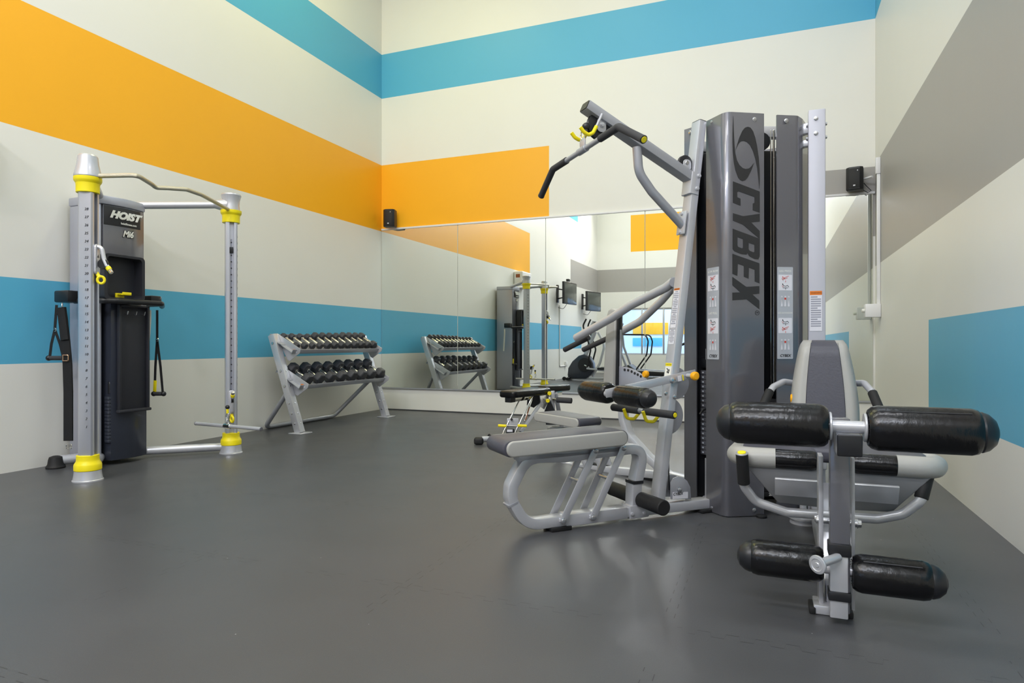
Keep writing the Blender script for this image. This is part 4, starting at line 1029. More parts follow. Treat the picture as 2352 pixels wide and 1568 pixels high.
mb = MB(); mb.tube([L0(1534, 985, 0), L0(1537, 1125, 0)], .0032, 8); mk('cable', mb, M['black'], gym)

# ---- press station (behind): loop, S-support, back pad, seat, arms
K = lambda px, py: L1(px, py, 0)
bl = fillet([K(1600, 1108), K(1540, 1092), K(1345, 1073), K(1300, 1069), K(1283, 1035), K(1285, 1000), K(1335, 990)], [.05, .05, .15, .1, .06], 9)
mb = MB(); mb.rect(bl, .05, .07, n1, .006); mk('seat_loop', mb, M['silver'], gym)
mb = MB(); mb.rect(fillet([K(1432, 900), K(1432, 960), K(1445, 1000), K(1490, 1050), K(1535, 1090), K(1560, 1104)], .12, 8), .05, .06, n1, .006); mk('back_support', mb, M['silver'], gym)
mb = MB(); mb.boxax(V((K(1440, 1100).x, K(1440, 1100).y, .02)), (d1, n1, UP), (.75, .05, .035), .004); mk('dark_base_bar', mb, M['rub'], gym)  # dark bar lying along the floor below the press beam
a = L1(1232, 957, -.12, 0); bb_ = L1(1322, 972, -.12, 0)
# seat board: horizontal, on its own link bars
zs = (a.z+bb_.z)/2
pad((a+bb_)/2, (bb_-a), n1, (bb_-a).length+.07, .25, .07, 'seat_pad', M['vinyls'], M['gvinyl'])
for px, pxb in ((1352, 1378), (1318, 1345)):
    A = L1(px, 988, -.05); B = L1(pxb, 1072, -.05)
    for off in (0, .1):
        mb = MB(); t_ = (B-A).normalized(); mb.beam(A+n1*off, B+n1*off, .008, .04, up=n1.cross(t_), bev=.002); mk('link_bar', mb, M['silver'], gym)
mb = MB(); mb.beam(L1(1270, 985, 0), L1(1345, 992, 0), .06, .04); mk('seat_carrier', mb, M['silver'], gym)
# back pad: standing, face to the left
c_ = L1(1399, 800, -.12, 0); hpad = (L1(1399, 712, -.12).z-L1(1399, 884, -.12).z)
cpad = V((c_.x, c_.y, (L1(1399, 712, -.12).z+L1(1399, 884, -.12).z)/2))
out = [(1396, 712), (1412, 712), (1408, 884), (1386, 888), (1384, 870), (1391, 740)]
ctr = L1(1396, 800, -.10)
mb = MB(); mb.prism([L1(x, y, -.10)+n1*.04 for x, y in ((1402, 708), (1414, 712), (1410, 886), (1390, 889), (1384, 878), (1386, 840), (1392, 725), (1396, 712))], n1, .08, bev=.014, seg=4); bp_ = mk('back_pad', mb, M['gvinyl'], gym, ang=45)
mb = MB(); mb.prism([L1(x, y, -.085)+n1*.018 for x, y in ((1412, 712), (1421, 712), (1419, 884), (1409, 884))], n1, .036, bev=.003); mk('back_board', mb, M['black'], bp_)
mb = MB(); mb.prism([L1(x, y, -.065) for x, y in ((1415, 757), (1427, 757), (1427, 850), (1414, 850))], n1, .012, bev=.002); mk('back_plate', mb, M['silver'], gym)
out = [(1412, 886), (1412, 841), (1425, 841), (1440, 843), (1455, 848), (1470, 856), (1482, 866), (1488, 876), (1488, 888)]
mb = MB(); mb.prism([L1(x, y, -.07) for x, y in out], n1, .008, bev=.001); sp = mk('adjuster_sector', mb, M['hside'], gym)
mb = MB()
for px, py in ((1435, 849), (1443, 850), (1451, 853), (1458, 857), (1465, 860), (1472, 864)): q = L1(px, py, -.0745); mb.cyl(q, q-n1*.002, .009, 14, 0)
mk('sector_holes', mb, M['ink'], sp)
kn = L1(1488, 859, -.09); mb = MB(); mb.lathe(kn, (-n1+d1*.2).normalized(), [(.012, 0), (.022, .006), (.024, .02), (.018, .032), (0, .034)], 24); mk('pull_knob', mb, M['ora'], gym)
# press arms
A1 = fillet([L1(1548, 645, -.24), L1(1530, 660, -.24), L1(1450, 700, -.24), L1(1405, 730, -.24), L1(1323, 776, -.24)], .2, 8)
mb = MB(); mb.tube(A1, .027, 22); pa_ = mk('press_arm', mb, M['silver'], gym)
mb = MB(); mb.tube([L1(1352, 775, -.17), L1(1297, 803, -.17)], .0185, 20); g_ = mk('grip', mb, M['foam'], pa_)
A2 = fillet([L1(1550, 655, .2), L1(1520, 690, .2), L1(1470, 738, .2), L1(1425, 762, .2), L1(1405, 770, .2)], .2, 8)
mb = MB(); mb.tube(A2, .027, 22); pa_ = mk('press_arm', mb, M['silver'], gym)
mb = MB(); mb.tube([L1(1425, 763, .18), L1(1340, 803, .18)], .0195, 20); g_ = mk('grip', mb, M['foam'], pa_)
mb = MB(); mb.cyl(L1(1549, 648, -.26), L1(1551, 653, .24), .03, 20); mk('arm_pivot', mb, M['silverd'], gym)

# ---- leg station: mid-plane x = X3, running from the column towards the camera
X3 = .220
ex, ey = V((1, 0, 0)), V((0, 1, 0))
def N(px, py, y): return ony(px, py, y)
# base beam and rear frame
mb = MB(); mb.beam((X3-.02, 2.42, .05), (X3, 3.80, .05), .05, .07, bev=.006); mk('base_beam', mb, M['silver'], gym)
mb = MB(); mb.box((X3-.034, 2.42, .016), (.10, .09, .03), bev=.004); mk('foot_plate', mb, M['silver'], gym)
for dx in (-.088, .024):
    mb = MB(); mb.box((X3+dx, 2.41, .012), (.02, .08, .022), bev=.004); mk('rubber_foot', mb, M['rub'], gym)
# standing flat plates carrying the lever pivot (seen left of the lever)
yv = 2.43
for dx, w_ in ((-.060, .014), (.036, .010)):
    mb = MB(); mb.prism([V((X3+dx, yv+y, z)) for y, z in ((-.03, .02), (.04, .02), (.07, .25), (.06, .52), (-.02, .52), (-.03, .25))], ex, w_, bev=.001); fp = mk('pivot_plate', mb, M['silver'], gym)
    mb = MB()
    for z in (.10, .30): mb.hexhead((X3+dx+(w_/2 if dx > 0 else -w_/2), yv+.02, z), ex*(1 if dx > 0 else -1), .012, .010)
    mk('bolt', mb, M['bolt'], fp)
mb = MB(); mb.beam((X3-.02, 2.50, .06), (X3-.01, 2.86, .33), .05, .05, bev=.005); mk('seat_strut', mb, M['silver'], gym)
mb = MB(); mb.cyl((X3-.075, yv, .30), (X3+.052, yv, .30), .012, 16); mb.hexhead((X3+.05, yv, .30), ex, .013, .012); mk('pivot_axle', mb, M['bolt'], gym)
# lever post
yl = 2.33
XV = X3-.012
mb = MB(); mb.beam((XV, yl, .04), (XV, yl, .66), .058, .05, up=ey, bev=.004); lv = mk('lever_post', mb, M['gun'], gym)
mb = MB(); mb.beam((XV-.003, yl-.004, .024), (XV-.003, yl-.004, .235), .053, .052, up=ey, bev=.004); mk('lower_sleeve', mb, M['silver'], lv)
for z0, z1 in ((.222, .262), (.080, .110)):
    mb = MB(); mb.beam((XV-.001, yl-.005, z0), (XV-.001, yl-.005, z1), .066, .062, up=ey, bev=.004); mk('band', mb, M['black'], lv)
# horizontal box tube with dark end cap under the top roller bar
yr = 2.236
mb = MB(); mb.beam((X3+.004, yr-.02, .588), (X3+.004, yl+.12, .588), .068, .066, bev=.005); ht = mk('head_tube', mb, M['silverd'], gym)
mb = MB(); mb.boxax(V((X3+.006, yr-.024, .588)), (ex, ey, UP), (.070, .010, .066), .005, 3); mk('end_cap', mb, M['black'], ht)
# roller bars
zt = .643
mb = MB(); mb.cyl((X3-.33, yr, zt), (X3+.33, yr, zt), .019, 22); mk('roller_bar', mb, M['silver'], gym)
for sg, x0 in ((-1, X3-.046), (1, X3+.050)):
    mb = MB(); mb.cyl((x0-sg*.004, yr, zt), (x0+sg*.004, yr, zt), .044, 24); mk('flange', mb, M['silver'], gym)
    roller(V((x0+sg*.005, yr, zt)), ex*sg, .068, .29)
yb_, zb_ = 2.33, .165
axl = V((1, .02, .045)).normalized()
mb = MB(); mb.cyl(V((X3-.25, yb_-.003, zb_+.006)), V((X3+.24, yb_, zb_+.006)), .016, 20); mk('roller_bar', mb, M['silver'], gym)
roller(V((X3-.056, yb_+.02, zb_+.012)), -ex, .059, .225); roller(V((X3+.022, yb_-.01, zb_+.006)), ex, .060, .218)
# adjuster knob
k0, k1 = ony(1926, 1279, 2.30), ony(1879, 1296, 2.225)
mb = MB(); mb.cyl(k0, k1, .014, 20); kk = mk('adjuster_shaft', mb, M['silver'], gym)
dd = (k1-k0).normalized(); mb = MB(); mb.lathe(k1-dd*.006, dd, [(.020, 0), (.028, .003), (.0295, .008), (.028, .012), (.020, .014), (.017, .012), (.009, .012), (.007, .014), (0, .014)], 32); mk('adjuster_knob', mb, M['silver'], kk)
# seat: wide cushion whose front edge rolls over, black centre and grey wings
ys = 2.66
def seat_roll(sgn):
    xi, xm, xo = (.055, .20, .335)
    x = lambda v: X3+sgn*v-.0
    z = .462
    p_b = [V((x(xi), ys, z)), V((x(xm), ys, z+.002))]
    mb = MB(); mb.lathe(p_b[0], ex*sgn, [(.022, 0), (.034, .006), (.037, .02), (.037, xm-xi-.012), (.036, xm-xi)], 28); mk('seat_roll', mb, M['vinyl'], gym, ang=40)
    path = fillet([V((x(xm), ys, z+.001)), V((x(xo-.02), ys, z)), V((x(xo+.01), ys+.12, z-.01)), V((x(xo+.0), ys+.34, z-.02))], .09, 10)
    mb = MB(); mb.tube(path, .038, 24); mb.ball(path[-1], .038); mk('seat_bolster', mb, M['gvinyl'], gym, 'light grey vinyl wing of the seat', ang=40)
for s_ in (-1, 1): seat_roll(s_)
mb = MB(); mb.prism([V((X3+x, ys+.02+y, .455)) for x, y in ((-.31, .05), (-.05, .05), (-.05, .16), (.05, .16), (.05, .05), (.31, .05), (.33, .14), (.32, .42), (.2, .5), (-.2, .5), (-.32, .42), (-.33, .14))], UP, .06, bev=.02, seg=4); mk('seat_pad', mb, M['vinyls'], gym, ang=45)
# grey moulded pan under the seat
for sgn in (-1, 1):
    b = bmesh.new(); f_ = lambda v, y, z: b.verts.new((X3+sgn*v, ys+y, z))
    A = [f_(.05, -.015, .445), f_(.315, -.015, .440), f_(.33, .35, .430), f_(.05, .35, .43)]
    B = [f_(.05, .02, .285), f_(.19, .02, .29), f_(.21, .30, .31), f_(.05, .30, .30)]
    b.faces.new(A); b.faces.new(B)
    for i in range(4): b.faces.new((A[i], A[(i+1) % 4], B[(i+1) % 4], B[i]))
    bmesh.ops.recalc_face_normals(b, faces=b.faces); bmesh.ops.bevel(b, geom=b.edges[:], offset=.006, segments=2, profile=.5, affect='EDGES')
    mb = MB(); mb.merge(b); mk('seat_pan', mb, M['pan'], gym)
    mb = MB(); mb.boxax(V((X3+sgn*.125, ys-.035, .365)), (ex, V((0, .9, .436)).normalized(), V((0, -.436, .9)).normalized()), (.155, .012, .075), .003); mk('seat_bracket', mb, M['silver'], gym)
# side handles (U-bar)
zc = .272
hl = fillet([V((X3-.318, ys-.06, .478)), V((X3-.312, ys-.03, .355)), V((X3-.27, ys+.0, zc+.02)), V((X3-.16, ys-.0, zc-.01)), V((X3+.14, ys-.0, zc-.005)), V((X3+.22, ys+.0, zc+.02)), V((X3+.276, ys+.0, .345)), V((X3+.305, ys+.03, .45))], .06, 7)
mb = MB(); mb.tube(hl, .0175, 20); hb_ = mk('handle_bar', mb, M['silver'], gym)
for p, q, cap in ((V((X3-.318, ys-.06, .482)), V((X3-.312, ys-.035, .365)), True), (V((X3+.305, ys+.03, .45)), V((X3+.277, ys+.004, .352)), False)):
    mb = MB(); mb.cyl(p, q, .0225, 22); g_ = mk('grip', mb, M['rub'], gym)
    if cap:
        t_ = (p-q).normalized(); mb = MB(); mb.cyl(p-t_*.001, p+t_*.005, .0235, 22); mk('end_ring', mb, M['silverd'], g_)
        mb = MB(); mb.lathe(p+t_*.004, t_, [(.016, 0), (.015, .004), (.008, .006), (0, .0065)], 20); mk('end_cap', mb, M['yel'], g_)
# backrest
yk = 3.36
prof = [(1848, 778), (1838, 790), (1830, 830), (1826, 880), (1823, 930), (1830, 990), (1850, 1040), (1960, 1040), (1975, 1000), (1974, 950), (1970, 890), (1962, 830), (1948, 792), (1936, 778)]
from bisect import bisect
def bsec(z, t):   # half width of the backrest at height fraction t (0 bottom, 1 top)
    return .147*(1-.33*max(0, (t-.35)/.65)**1.6)*(1-.35*max(0, (.25-t)/.25)**2)
z0_, z1_ = .40, .915
cx = X3+.018
def board(fr0, fr1, m, name, th=.085, bulge=.0, par=None, lab=None, sgn=0):
    """vertical cushion slice between width fractions fr0..fr1 (-1..1)"""
    b = bmesh.new(); rows = 26; cols = 8; F = []; Bk = []
    for i in range(rows+1):
        t = i/rows; z = z0_+(z1_-z0_)*t; hw = bsec(z, t); lean = .10*t
        edge = min(1, min(t, 1-t)*rows/3.0); rt = sqrt(max(0, 1-(1-edge)**2))
        F_, B_ = [], []
        for j in range(cols+1):
            fr = fr0+(fr1-fr0)*j/cols; d = 1-abs(fr); rnd = sqrt(max(0, 1-(1-min(1, d/.28))**2))
            y = yk+lean; dep = th*(.25+.75*rt)*(.30+.70*rnd)
            shr = 1-(1-rt)*.12
            F_.append(b.verts.new((cx+fr*hw*shr, y-dep, z))); B_.append(b.verts.new((cx+fr*hw*shr, y, z)))
        F.append(F_); Bk.append(B_)
    for i in range(rows):
        for j in range(cols):
            b.faces.new((F[i][j], F[i][j+1], F[i+1][j+1], F[i+1][j])); b.faces.new((Bk[i][j], Bk[i+1][j], Bk[i+1][j+1], Bk[i][j+1]))
        b.faces.new((F[i][0], F[i+1][0], Bk[i+1][0], Bk[i][0])); b.faces.new((F[i][cols], Bk[i][cols], Bk[i+1][cols], F[i+1][cols]))
    for j in range(cols):
        b.faces.new((F[0][j], Bk[0][j], Bk[0][j+1], F[0][j+1])); b.faces.new((F[rows][j], F[rows][j+1], Bk[rows][j+1], Bk[rows][j]))
    bmesh.ops.recalc_face_normals(b, faces=b.faces); mb = MB(); mb.merge(b); return mk(name, mb, m, par or gym, lab, ang=50)
cen = board(-.56, .56, M['vinyls'], 'backrest', th=.088)
board(-1.0, -.565, M['gvinyl'], 'side_bolster', par=cen, lab='light grey vinyl side bolster'); board(.565, 1.0, M['gvinyl'], 'side_bolster', par=cen, lab='light grey vinyl side bolster')
for sgn in (-1, 1):
    mb = MB()
    for i in range(70):
        t = .03+.94*i/69; z = z0_+(z1_-z0_)*t; hw = bsec(z, t)
        mb.boxax(V((cx+sgn*.56*hw, yk+.10*t-.0880, z)), (ex, ey, UP), (.0022, .0022, .0042), 0)
    mk('stitching', mb, M['black'], cen)['kind'] = 'stuff'
mb = MB(); mb.beam((X3, yk+.05, .30), (X3+.01, yk+.14, .85), .06, .05, up=ey, bev=.005); mb.beam((X3, yk+.1, .32), (X3, 3.80, .32), .06, .05); mb.beam((X3+.01, yk+.15, .75), (X3+.01, 3.80, .75), .05, .05); mk('backrest_frame', mb, M['silver'], gym)
for sgn, pts_, gp in ((-1, [N(1830, 881, 3.50), N(1800, 876, 3.46), N(1776, 888, 3.40), N(1764, 905, 3.36)], [N(1768, 898, 3.372), N(1746, 945, 3.28)]),
                      (1, [N(1960, 880, 3.50), N(1985, 880, 3.44), N(2002, 898, 3.36), N(2008, 908, 3.33)], [N(2004, 902, 3.345), N(2022, 945, 3.24)])):
    mb = MB(); mb.tube(fillet(pts_, .04, 6), .0155, 18); sh_ = mk('press_handle', mb, M['silver'], gym)
    mb = MB(); mb.cyl(gp[0], gp[1], .0205, 20); mk('grip', mb, M['rub'], sh_)
kn = N(1826, 915, 3.38); mb = MB(); mb.cyl(kn+ex*.03, kn, .012); kk = mk('pin_shaft', mb, M['bolt'], gym)
mb = MB(); mb.lathe(kn, -ex, [(.012, 0), (.022, .004), (.024, .012), (.018, .02), (0, .022)], 24); mk('pull_knob', mb, M['ora'], kk)
# levelling discs on the floor beside the tower
q = gnd(1845, 1203); mb = MB(); mb.lathe(V((q.x, q.y+.02, 0)), UP, [(.062, 0), (.062, .008), (.05, .012), (.05, .02), (.066, .024), (.066, .032), (.03, .036), (.016, .036), (.016, .09), (0, .09)], 32); mk('levelling_disc', mb, M['silver'], gym)
q = gnd(1749, 1188); mb = MB(); mb.cyl(V((q.x, q.y, 0)), V((q.x, q.y, .014)), .027, 24); mk('rubber_foot', mb, M['rub'], gym)
# ================================================================== ADJUSTABLE BENCH behind the press seat
bn = thing('adjustable_bench', 'low black-padded adjustable bench with yellow pins near the foot of the mirror wall', 'weight bench', cam(.2, 6.1))
pA, pB = cam(-.035, 5.85, .440), cam(.475, 6.50, .448)
tb = (pB-pA).normalized(); lb = V((tb.y, -tb.x, 0)).normalized()
def bpad(u0, u1, w0, w1, name, h=.0):
    o = []
    for k in range(9): a = radians(180-90*k/8); o.append((u0+.05+.05*cos(a), w0/2-.05+.05*sin(a)))
    o += [(u1-.02, w1/2), (u1, w1/2-.02)]
    o = o+[(u, -v) for u, v in o[::-1]]
    mb = MB(); mb.prism([pA+tb*u+lb*v+UP*h for u, v in o], UP, .062, bev=.02, seg=4); mk(name, mb, M['vinyl'], bn, ang=45)
bpad(-.03, .50, .20, .27, 'back_pad'); bpad(.53, .86, .16, .24, 'seat_pad', .012)
mb = MB(); mb.beam(pA+tb*.03-UP*.05, pA+tb*.84-UP*.045, .05, .045, bev=.003); mk('pad_beam', mb, M['chrome'], bn)
mb = MB(); mb.boxax(pA+tb*.03-UP*.052, (tb, lb, UP), (.07, .07, .045), .005); mk('beam_end_cap', mb, M['black'], bn)
for xa, xb in ((1198, 1153), (1224, 1180)):
    mb = MB(); mb.beam(atz(xa, 908, 6.0), atz(xb, 1000, 5.86), .012, .03, up=Fw, bev=.002); mk('front_leg', mb, M['chrome'], bn)
mb = MB(); mb.boxax(atz(1178, 971, 5.9), (Rt, (Fw+UP*.1).normalized(), UP), (.105, .01, .085), .002); mk('leg_plate', mb, M['silver'], bn)
mb = MB(); mb.cyl(atz(1175, 963, 5.885), atz(1175, 963, 5.87), .012, 14); mk('plate_hole', mb, M['ink'], bn)
mb = MB(); mb.boxax(atz(1172, 995, 5.87), (Rt, Fw, UP), (.075, .03, .085), .004); hb2 = mk('height_block', mb, M['black'], bn)
for y in (989, 1000):
    mb = MB(); mb.boxax(atz(1171, y, 5.85), (Rt, Fw, UP), (.05, .003, .022), .001); mk('number_label', mb, M['lab'], hb2)
for a, b_ in ((1144, 1163), (1189, 1210)):
    mb = MB(); mb.cyl(atz(a, 977, 5.88), atz(b_, 978, 5.88), .013, 16); mk('pin_grip', mb, M['yel'], bn)
mb = MB(); mb.cyl(atz(1163, 977, 5.88), atz(1189, 978, 5.88), .006, 12); mk('pin_rod', mb, M['chrome'], bn)
mb = MB(); mb.tube([cam(-.27, 5.77, .045), cam(.12, 5.95, .045)], .026, 18); mk('foot_tube', mb, M['silver'], bn)
mb = MB(); mb.boxax(cam(-.295, 5.76, .034), (Rt, Fw, UP), (.085, .08, .062), .02, 4); mb2 = mk('rubber_foot', mb, M['rub'], bn)
mb = MB(); q = cam(-.20, 5.80, .05); mb.torus(q, (Rt+Fw*.4).normalized(), .033, .009); mk('transport_collar', mb, M['black'], bn)
mb = MB(); mb.beam(atz(1243, 925, 6.15), atz(1196, 992, 5.95), .03, .035, up=Fw, bev=.003); mk('rear_strut', mb, M['silver'], bn)
mb = MB(); mb.beam(atz(1222, 915, 6.04), atz(1205, 968, 5.96), .014, .03, up=Fw, bev=.002); st = mk('angle_bar', mb, M['chrome'], bn)
mb = MB(); mb.beam(atz(1216, 934, 6.0), atz(1207, 964, 5.945), .010, .012, up=Fw, bev=.001); mk('sticker', mb, M['copper'], st)
mb = MB(); mb.prism([atz(x, y, 6.12) for x, y in ((1212, 905), (1238, 902), (1240, 925), (1226, 936), (1210, 930))], Fw, .03, bev=.003); mk('bracket', mb, M['black'], bn)
mb = MB(); mb.prism([atz(x, y, 6.14) for x, y in ((1240, 900), (1254, 898), (1262, 905), (1258, 925), (1250, 940), (1241, 934), (1236, 918))], Fw, .01, bev=.002); mk('adjuster_plate', mb, M['chrome'], bn)
for x, y in ((1262, 903), (1258, 920)):
    mb = MB(); mb.lathe(atz(x, y, 6.10), -Fw, [(.014, -.02), (.018, -.01), (.018, .008), (.010, .010), (.008, .004), (0, .004)], 20); mk('pull_knob', mb, M['yel'], bn)
mb = MB(); mb.beam(atz(1269, 897, 6.25), atz(1270, 950, 6.25), .04, .05, up=Fw, bev=.004); mk('rear_post', mb, M['silver'], bn)
mb = MB(); mb.prism([atz(x, y, 6.2) for x, y in ((1262, 915), (1250, 945), (1254, 975), (1282, 975), (1278, 950))], Fw, .02, bev=.003); mk('gusset', mb, M['black'], bn)
mb = MB(); mb.cyl(atz(1270, 917, 6.2), atz(1281, 918, 6.17), .014); mk('handle_stub', mb, M['chrome'], bn)
mb = MB(); mb.cyl(atz(1279, 918, 6.18), atz(1313, 920, 6.12), .027, 20); mk('foam_handle', mb, M['foam'], bn)
q = cam(.50, 6.45); mb = MB(); mb.boxax(V((q.x, q.y, .03)), (lb, tb, UP), (.34, .06, .06), .012); mk('rear_foot', mb, M['silver'], bn)
mb = MB(); mb.beam(cam(.42, 6.3, .42), V((q.x, q.y, .05)), .04, .05, up=Fw, bev=.004); mk('rear_leg', mb, M['silver'], bn)

# ================================================================== THINGS SEEN IN THE MIRROR (front half of the room)
def tv(y, h, rot, lab):
    c = V((-4.60, y, h)); a = radians(rot); ax = V((sin(a), cos(a), 0)); nn = V((cos(a), -sin(a), 0))
    t = thing('television', lab, 'television', (XL+.02, y, h-.28), 'wall televisions at the far end of the left wall')
    mb = MB(); mb.boxax(c, (ax, nn, UP), (.80, .06, .54), .008); mk('cabinet', mb, M['black'], t)
    mb = MB(); mb.boxax(c+nn*.031, (ax, nn, UP), (.75, .003, .48), .001); mk('screen', mb, M['screen'], t)
    mb = MB(); mb.box((XL+.018, y, h), (.03, .12, .44), bev=.003)
    mk('wall_plate', mb, M['black'], t)
    for dz in (-.12, .12):
        mb = MB(); mb.beam((XL+.03, y, h+dz), c-nn*.03+UP*dz*.6, .03, .03); mk('swing_arm', mb, M['black'], t)
    mb = MB(); mb.tube(fillet([c-nn*.03-UP*.2, V((XL+.15, y-.05, h-.38)), V((XL+.03, y, h-.34))], .06), .006, 8); mk('cable', mb, M['black'], t)
    return t
t1 = tv(-.30, 2.13, -6, 'wall television with a small black box on top, seen in the mirror')
mb = MB(); mb.box((-4.62, -.25, 2.45), (.07, .14, .06), bev=.006); tag(mk('set_top_box', mb, M['black'], org=(-4.62, -.25, 2.42)), 'small black box on top of the nearer wall television', 'box')
t2 = tv(-2.62, 2.07, -14, 'wall television nearer the room corner, tilted on its swing arm, seen in the mirror')
t = thing('conduit', 'thin conduit running down the left wall below the television, seen in the mirror', 'conduit', (XL+.02, -.47, .3))
mb = MB(); mb.tube(fillet([(XL+.015, -.47, 1.85), (XL+.015, -.47, .32), (XL+.015, -.95, .32)], .05), .013, 10); mk('pipe', mb, M['trim'], t)
mb = MB(); mb.box((XL+.025, -.98, .36), (.05, .10, .13), bev=.005); mk('outlet_box', mb, M['trim'], t)
t = thing('air_conditioner', 'white air conditioner high on the left wall, seen only in the mirror', 'air conditioner', (XL+.1, 2.38, 2.04))
mb = MB(); mb.box((XL+.102, 2.38, 2.22), (.20, .56, .34), bev=.03, seg=4); ac = mk('housing', mb, M['trim'], t)
mb = MB(); mb.box((XL+.18, 2.38, 2.075), (.05, .5, .03), bev=.004); mk('louver', mb, M['labg'], t)
mb = MB(); mb.box((XL+.10, 2.662, 2.29), (.09, .002, .07), bev=0); mk('rating_label', mb, M['copper'], t)
def elliptical(x, y, lab, lower=False):
    t = thing('elliptical_trainer', lab, 'exercise machine', (x+.7, y, 0), 'elliptical trainers at the far end of the room')
    P = lambda px, pz: V((x+px, y, pz))
    out = [(0, .12), (.02, .30), (.12, .46), (.28, .60), (.42, .64), (.55, .58), (.64, .42), (.66, .26), (.58, .14), (.45, .05), (.06, .05)]
    mb = MB(); mb.prism([P(a, b_) for a, b_ in out], ey, .22, bev=.03, seg=3); hs = mk('flywheel_housing', mb, M['navy'], t)
    for s_ in (-1, 1):
        mb = MB(); mb.cyl(P(.44, .38)+ey*(.112*s_), P(.44, .38)+ey*(.125*s_), .17, 28); mk('crank_disc', mb, M['black'], hs)
        mb = MB(); mb.beam(P(.44, .38)+ey*(.14*s_), P(.44+.12*s_, .38-.06*s_)+ey*(.14*s_), .03, .03); mk('crank_arm', mb, M['chrome'], hs)
        mb = MB(); mb.beam(P(.50, .30)+ey*(.17*s_), P(1.25, .22)+ey*(.17*s_), .05, .04); mk('pedal_rail', mb, M['silver'], t)
        mb = MB(); mb.boxax(P(.95, .30)+ey*(.17*s_), (ex, ey, UP), (.36, .14, .05), .012, 3); mk('foot_pedal', mb, M['black'], t)
        mb = MB(); mb.tube(fillet([P(.52, .34)+ey*(.20*s_), P(.62, .75)+ey*(.24*s_), P(.50, 1.10)+ey*(.24*s_), P(.42, 1.32)+ey*(.22*s_), P(.50, 1.48)+ey*(.2*s_)], .15), .02, 12); mk('swing_handle', mb, M['rub'], t)
    mb = MB(); mb.rect(fillet([P(.42, .60), P(.52, .85), P(.66, 1.18)], .2), .09, .10, ey, .02); mk('mast', mb, M['silver'], t)
    mb = MB(); mb.boxax(P(.60, 1.30), (V((.45, 0, .89)), ey, V((-.89, 0, .45))), (.30, .34, .05), .015, 3); cn = mk('console', mb, M['silverd'], t)
    mb = MB(); mb.boxax(P(.64, 1.33)+V((.0, 0, .0)), (V((.45, 0, .89)), ey, V((-.89, 0, .45))), (.20, .24, .056), .004); mk('display', mb, M['screen'], cn)
    mb = MB(); mb.rect(fillet([P(.60, .10), P(.78, .42), P(.90, .85), P(.74, 1.16)], .3), .05, .06, ey, .01); mk('frame_arch', mb, M['silver'], t)
    mb = MB(); mb.beam(P(.05, .05), P(1.35, .05), .10, .05); mk('base_beam', mb, M['silver'], t)
    mb = MB(); mb.beam(P(1.33, .04)-ey*.26, P(1.33, .04)+ey*.26, .07, .06); mb.beam(P(.03, .04)-ey*.22, P(.03, .04)+ey*.22, .06, .06); mk('floor_bar', mb, M['black'], t)
    for s_ in (-1, 1):
        mb = MB(); mb.cyl(P(-.04, .05)+ey*(.2*s_), P(-.04, .05)+ey*(.25*s_), .045); mk('transport_wheel', mb, M['rub'], t)
    return t
elliptical(-4.56, -.08, 'elliptical trainer with dark round flywheel housing beside the left wall, seen in the mirror')
# treadmill further in
t = thing('treadmill', 'black treadmill with curved handrails in front of the low window, seen in the mirror', 'treadmill', (-3.0, -1.9, 0))
P = lambda px, pz, dy=0: V((-3.75+px, -1.9+dy, pz))
mb = MB(); mb.prism([P(0, .06), P(.05, .26), P(.35, .34), P(.55, .20), P(1.55, .16), P(1.55, .06)], ey, .62, bev=.015, seg=2); dk = mk('deck', mb, M['black'], t)
mb = MB(); mb.boxax(P(1.02, .19), (V((1, 0, -.04)).normalized(), ey, UP), (.98, .46, .008), .002); mk('belt', mb, M['rub'], dk)
for s_ in (-1, 1):
    mb = MB(); mb.boxax(P(.95, .185, .285*s_), (V((1, 0, -.04)).normalized(), ey, UP), (1.1, .07, .03), .006); mk('side_rail', mb, M['silver'], t)
    mb = MB(); mb.rect(fillet([P(.30, .28, .30*s_), P(.10, .80, .30*s_), P(.06, 1.18, .28*s_)], .2), .06, .05, ey, .01); mk('upright', mb, M['silverd'], t)
    mb = MB(); mb.tube(fillet([P(.08, 1.13, .30*s_), P(.80, 1.12, .32*s_), P(.86, .95, .32*s_), P(.82, .60, .32*s_), P(.55, .22, .31*s_)], .14), .019, 14); mk('handrail', mb, M['rub'], t)
mb = MB(); mb.boxax(P(.02, 1.30), (V((.35, 0, .94)), ey, V((-.94, 0, .35))), (.30, .62, .07), .02, 3); cn = mk('console', mb, M['black'], t)
mb = MB(); mb.boxax(P(.05, 1.31), (V((.35, 0, .94)), ey, V((-.94, 0, .35))), (.18, .26, .076), .004); mk('display', mb, M['screen'], cn)
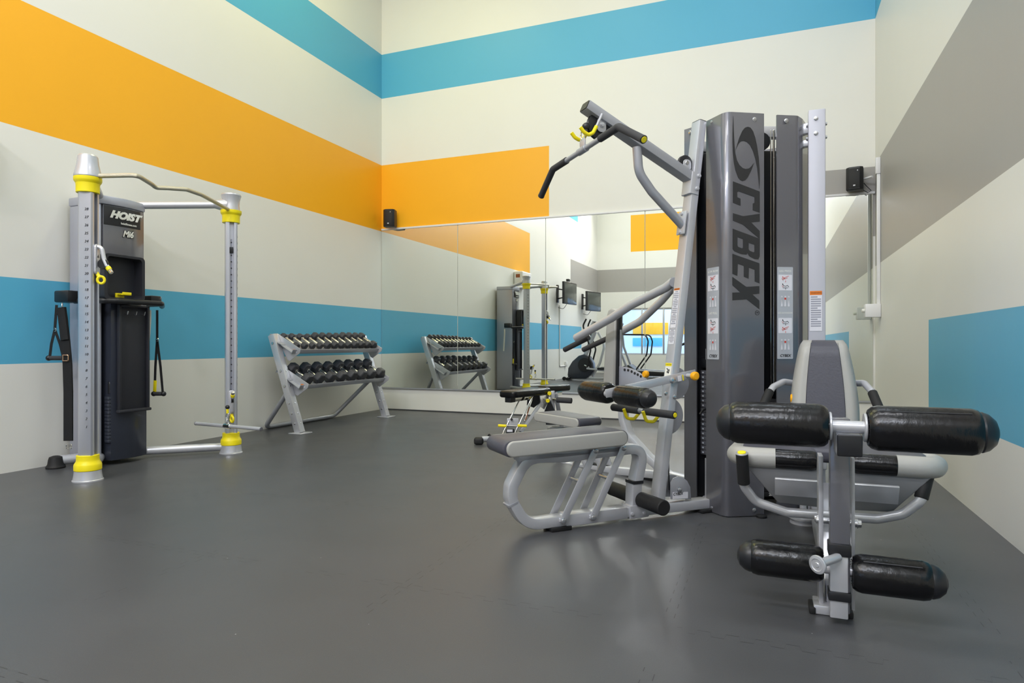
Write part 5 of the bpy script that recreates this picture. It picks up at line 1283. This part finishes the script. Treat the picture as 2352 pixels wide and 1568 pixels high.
# loose screws, spacers and badges become parts of their own
def split_islands(o):
    bm = bmesh.new(); bm.from_mesh(o.data); left = set(bm.verts); isl = []
    while left:
        st = [left.pop()]; cur = set(st)
        while st:
            for e in st.pop().link_edges:
                for v in e.verts:
                    if v not in cur: cur.add(v); st.append(v); left.discard(v)
        isl.append(cur)
    bm.verts.index_update(); groups = [sorted(v.index for v in c) for c in isl]; bm.free()
    if len(groups) < 2: return
    src = o.data
    for gi, g in enumerate(groups):
        b = bmesh.new(); b.from_mesh(src); b.verts.ensure_lookup_table(); keep = set(g)
        bmesh.ops.delete(b, geom=[v for v in b.verts if v.index not in keep], context='VERTS')
        me = src.copy(); b.to_mesh(me); b.free()
        if gi == 0: o.data = me
        else:
            c = o.copy(); c.data = me; COL.objects.link(c)
for o in [o for o in bpy.data.objects if o.type == 'MESH' and o.name.split('.')[0] in ('bolt', 'spacer_rod', 'badge', 'end_knobs', 'clip', 'top_bracket', 'backrest_frame', 'floor_bar')]:
    split_islands(o)
# ================================================================== LIGHT, CAMERA
def area(loc, size, power, col, rot=(0, 0, 0), sy=None):
    l = bpy.data.lights.new('area_lamp', 'AREA'); l.shape = 'RECTANGLE'; l.size = size; l.size_y = sy or size
    l.energy = power; l.color = col; o = bpy.data.objects.new('area_lamp', l); o.location = loc; o.rotation_euler = rot; COL.objects.link(o); return o
for iy, y in enumerate((5.2, 1.8, -1.8)):
    for ix, x in enumerate((-4.0, -2.05, -.1)):
        col = [(1, .96, .38), (1, .98, .66), (.80, .88, 1)][ix] if iy == 0 else [(1, .975, .80), (1, .98, .94), (.94, .95, 1)][ix]
        area((x, y, 6.2), 1.2, [[32, 20, 16][ix], 36, 40][iy], col, sy=.6)
for x, cc_ in ((-3.9, (1, .96, 1)), (-2.0, (1, .98, .98)), (-.1, (.86, .91, 1))):  # added fill lamps, tilted from behind the camera to lift the lower walls
    area((x, -3.3, 5.5), .7, 68, cc_, rot=(radians(55), 0, 0), sy=.35)
w = bpy.data.worlds.new('daylight'); SC.world = w; w.use_nodes = True
bg = w.node_tree.nodes['Background']; bg.inputs[0].default_value = (.38, .58, 1.0, 1); bg.inputs[1].default_value = 3.0
area((-2.6, YF-1.5, 2.7), 3.0, 60, (1, 1, 1), sy=1.5)
c = bpy.data.cameras.new('camera'); co = bpy.data.objects.new('camera', c); COL.objects.link(co)
co.location = (0, 0, CH); co.rotation_euler = (pi/2, 0, TH); c.sensor_width = 36; c.lens = FP/2352*36
c.shift_y = 4/2352; c.clip_start = .05; SC.camera = co
vs = SC.view_settings; vs.view_transform = 'Standard'; vs.look = 'None'; vs.gamma = 1; vs.use_curve_mapping = False; vs.exposure = 0.31
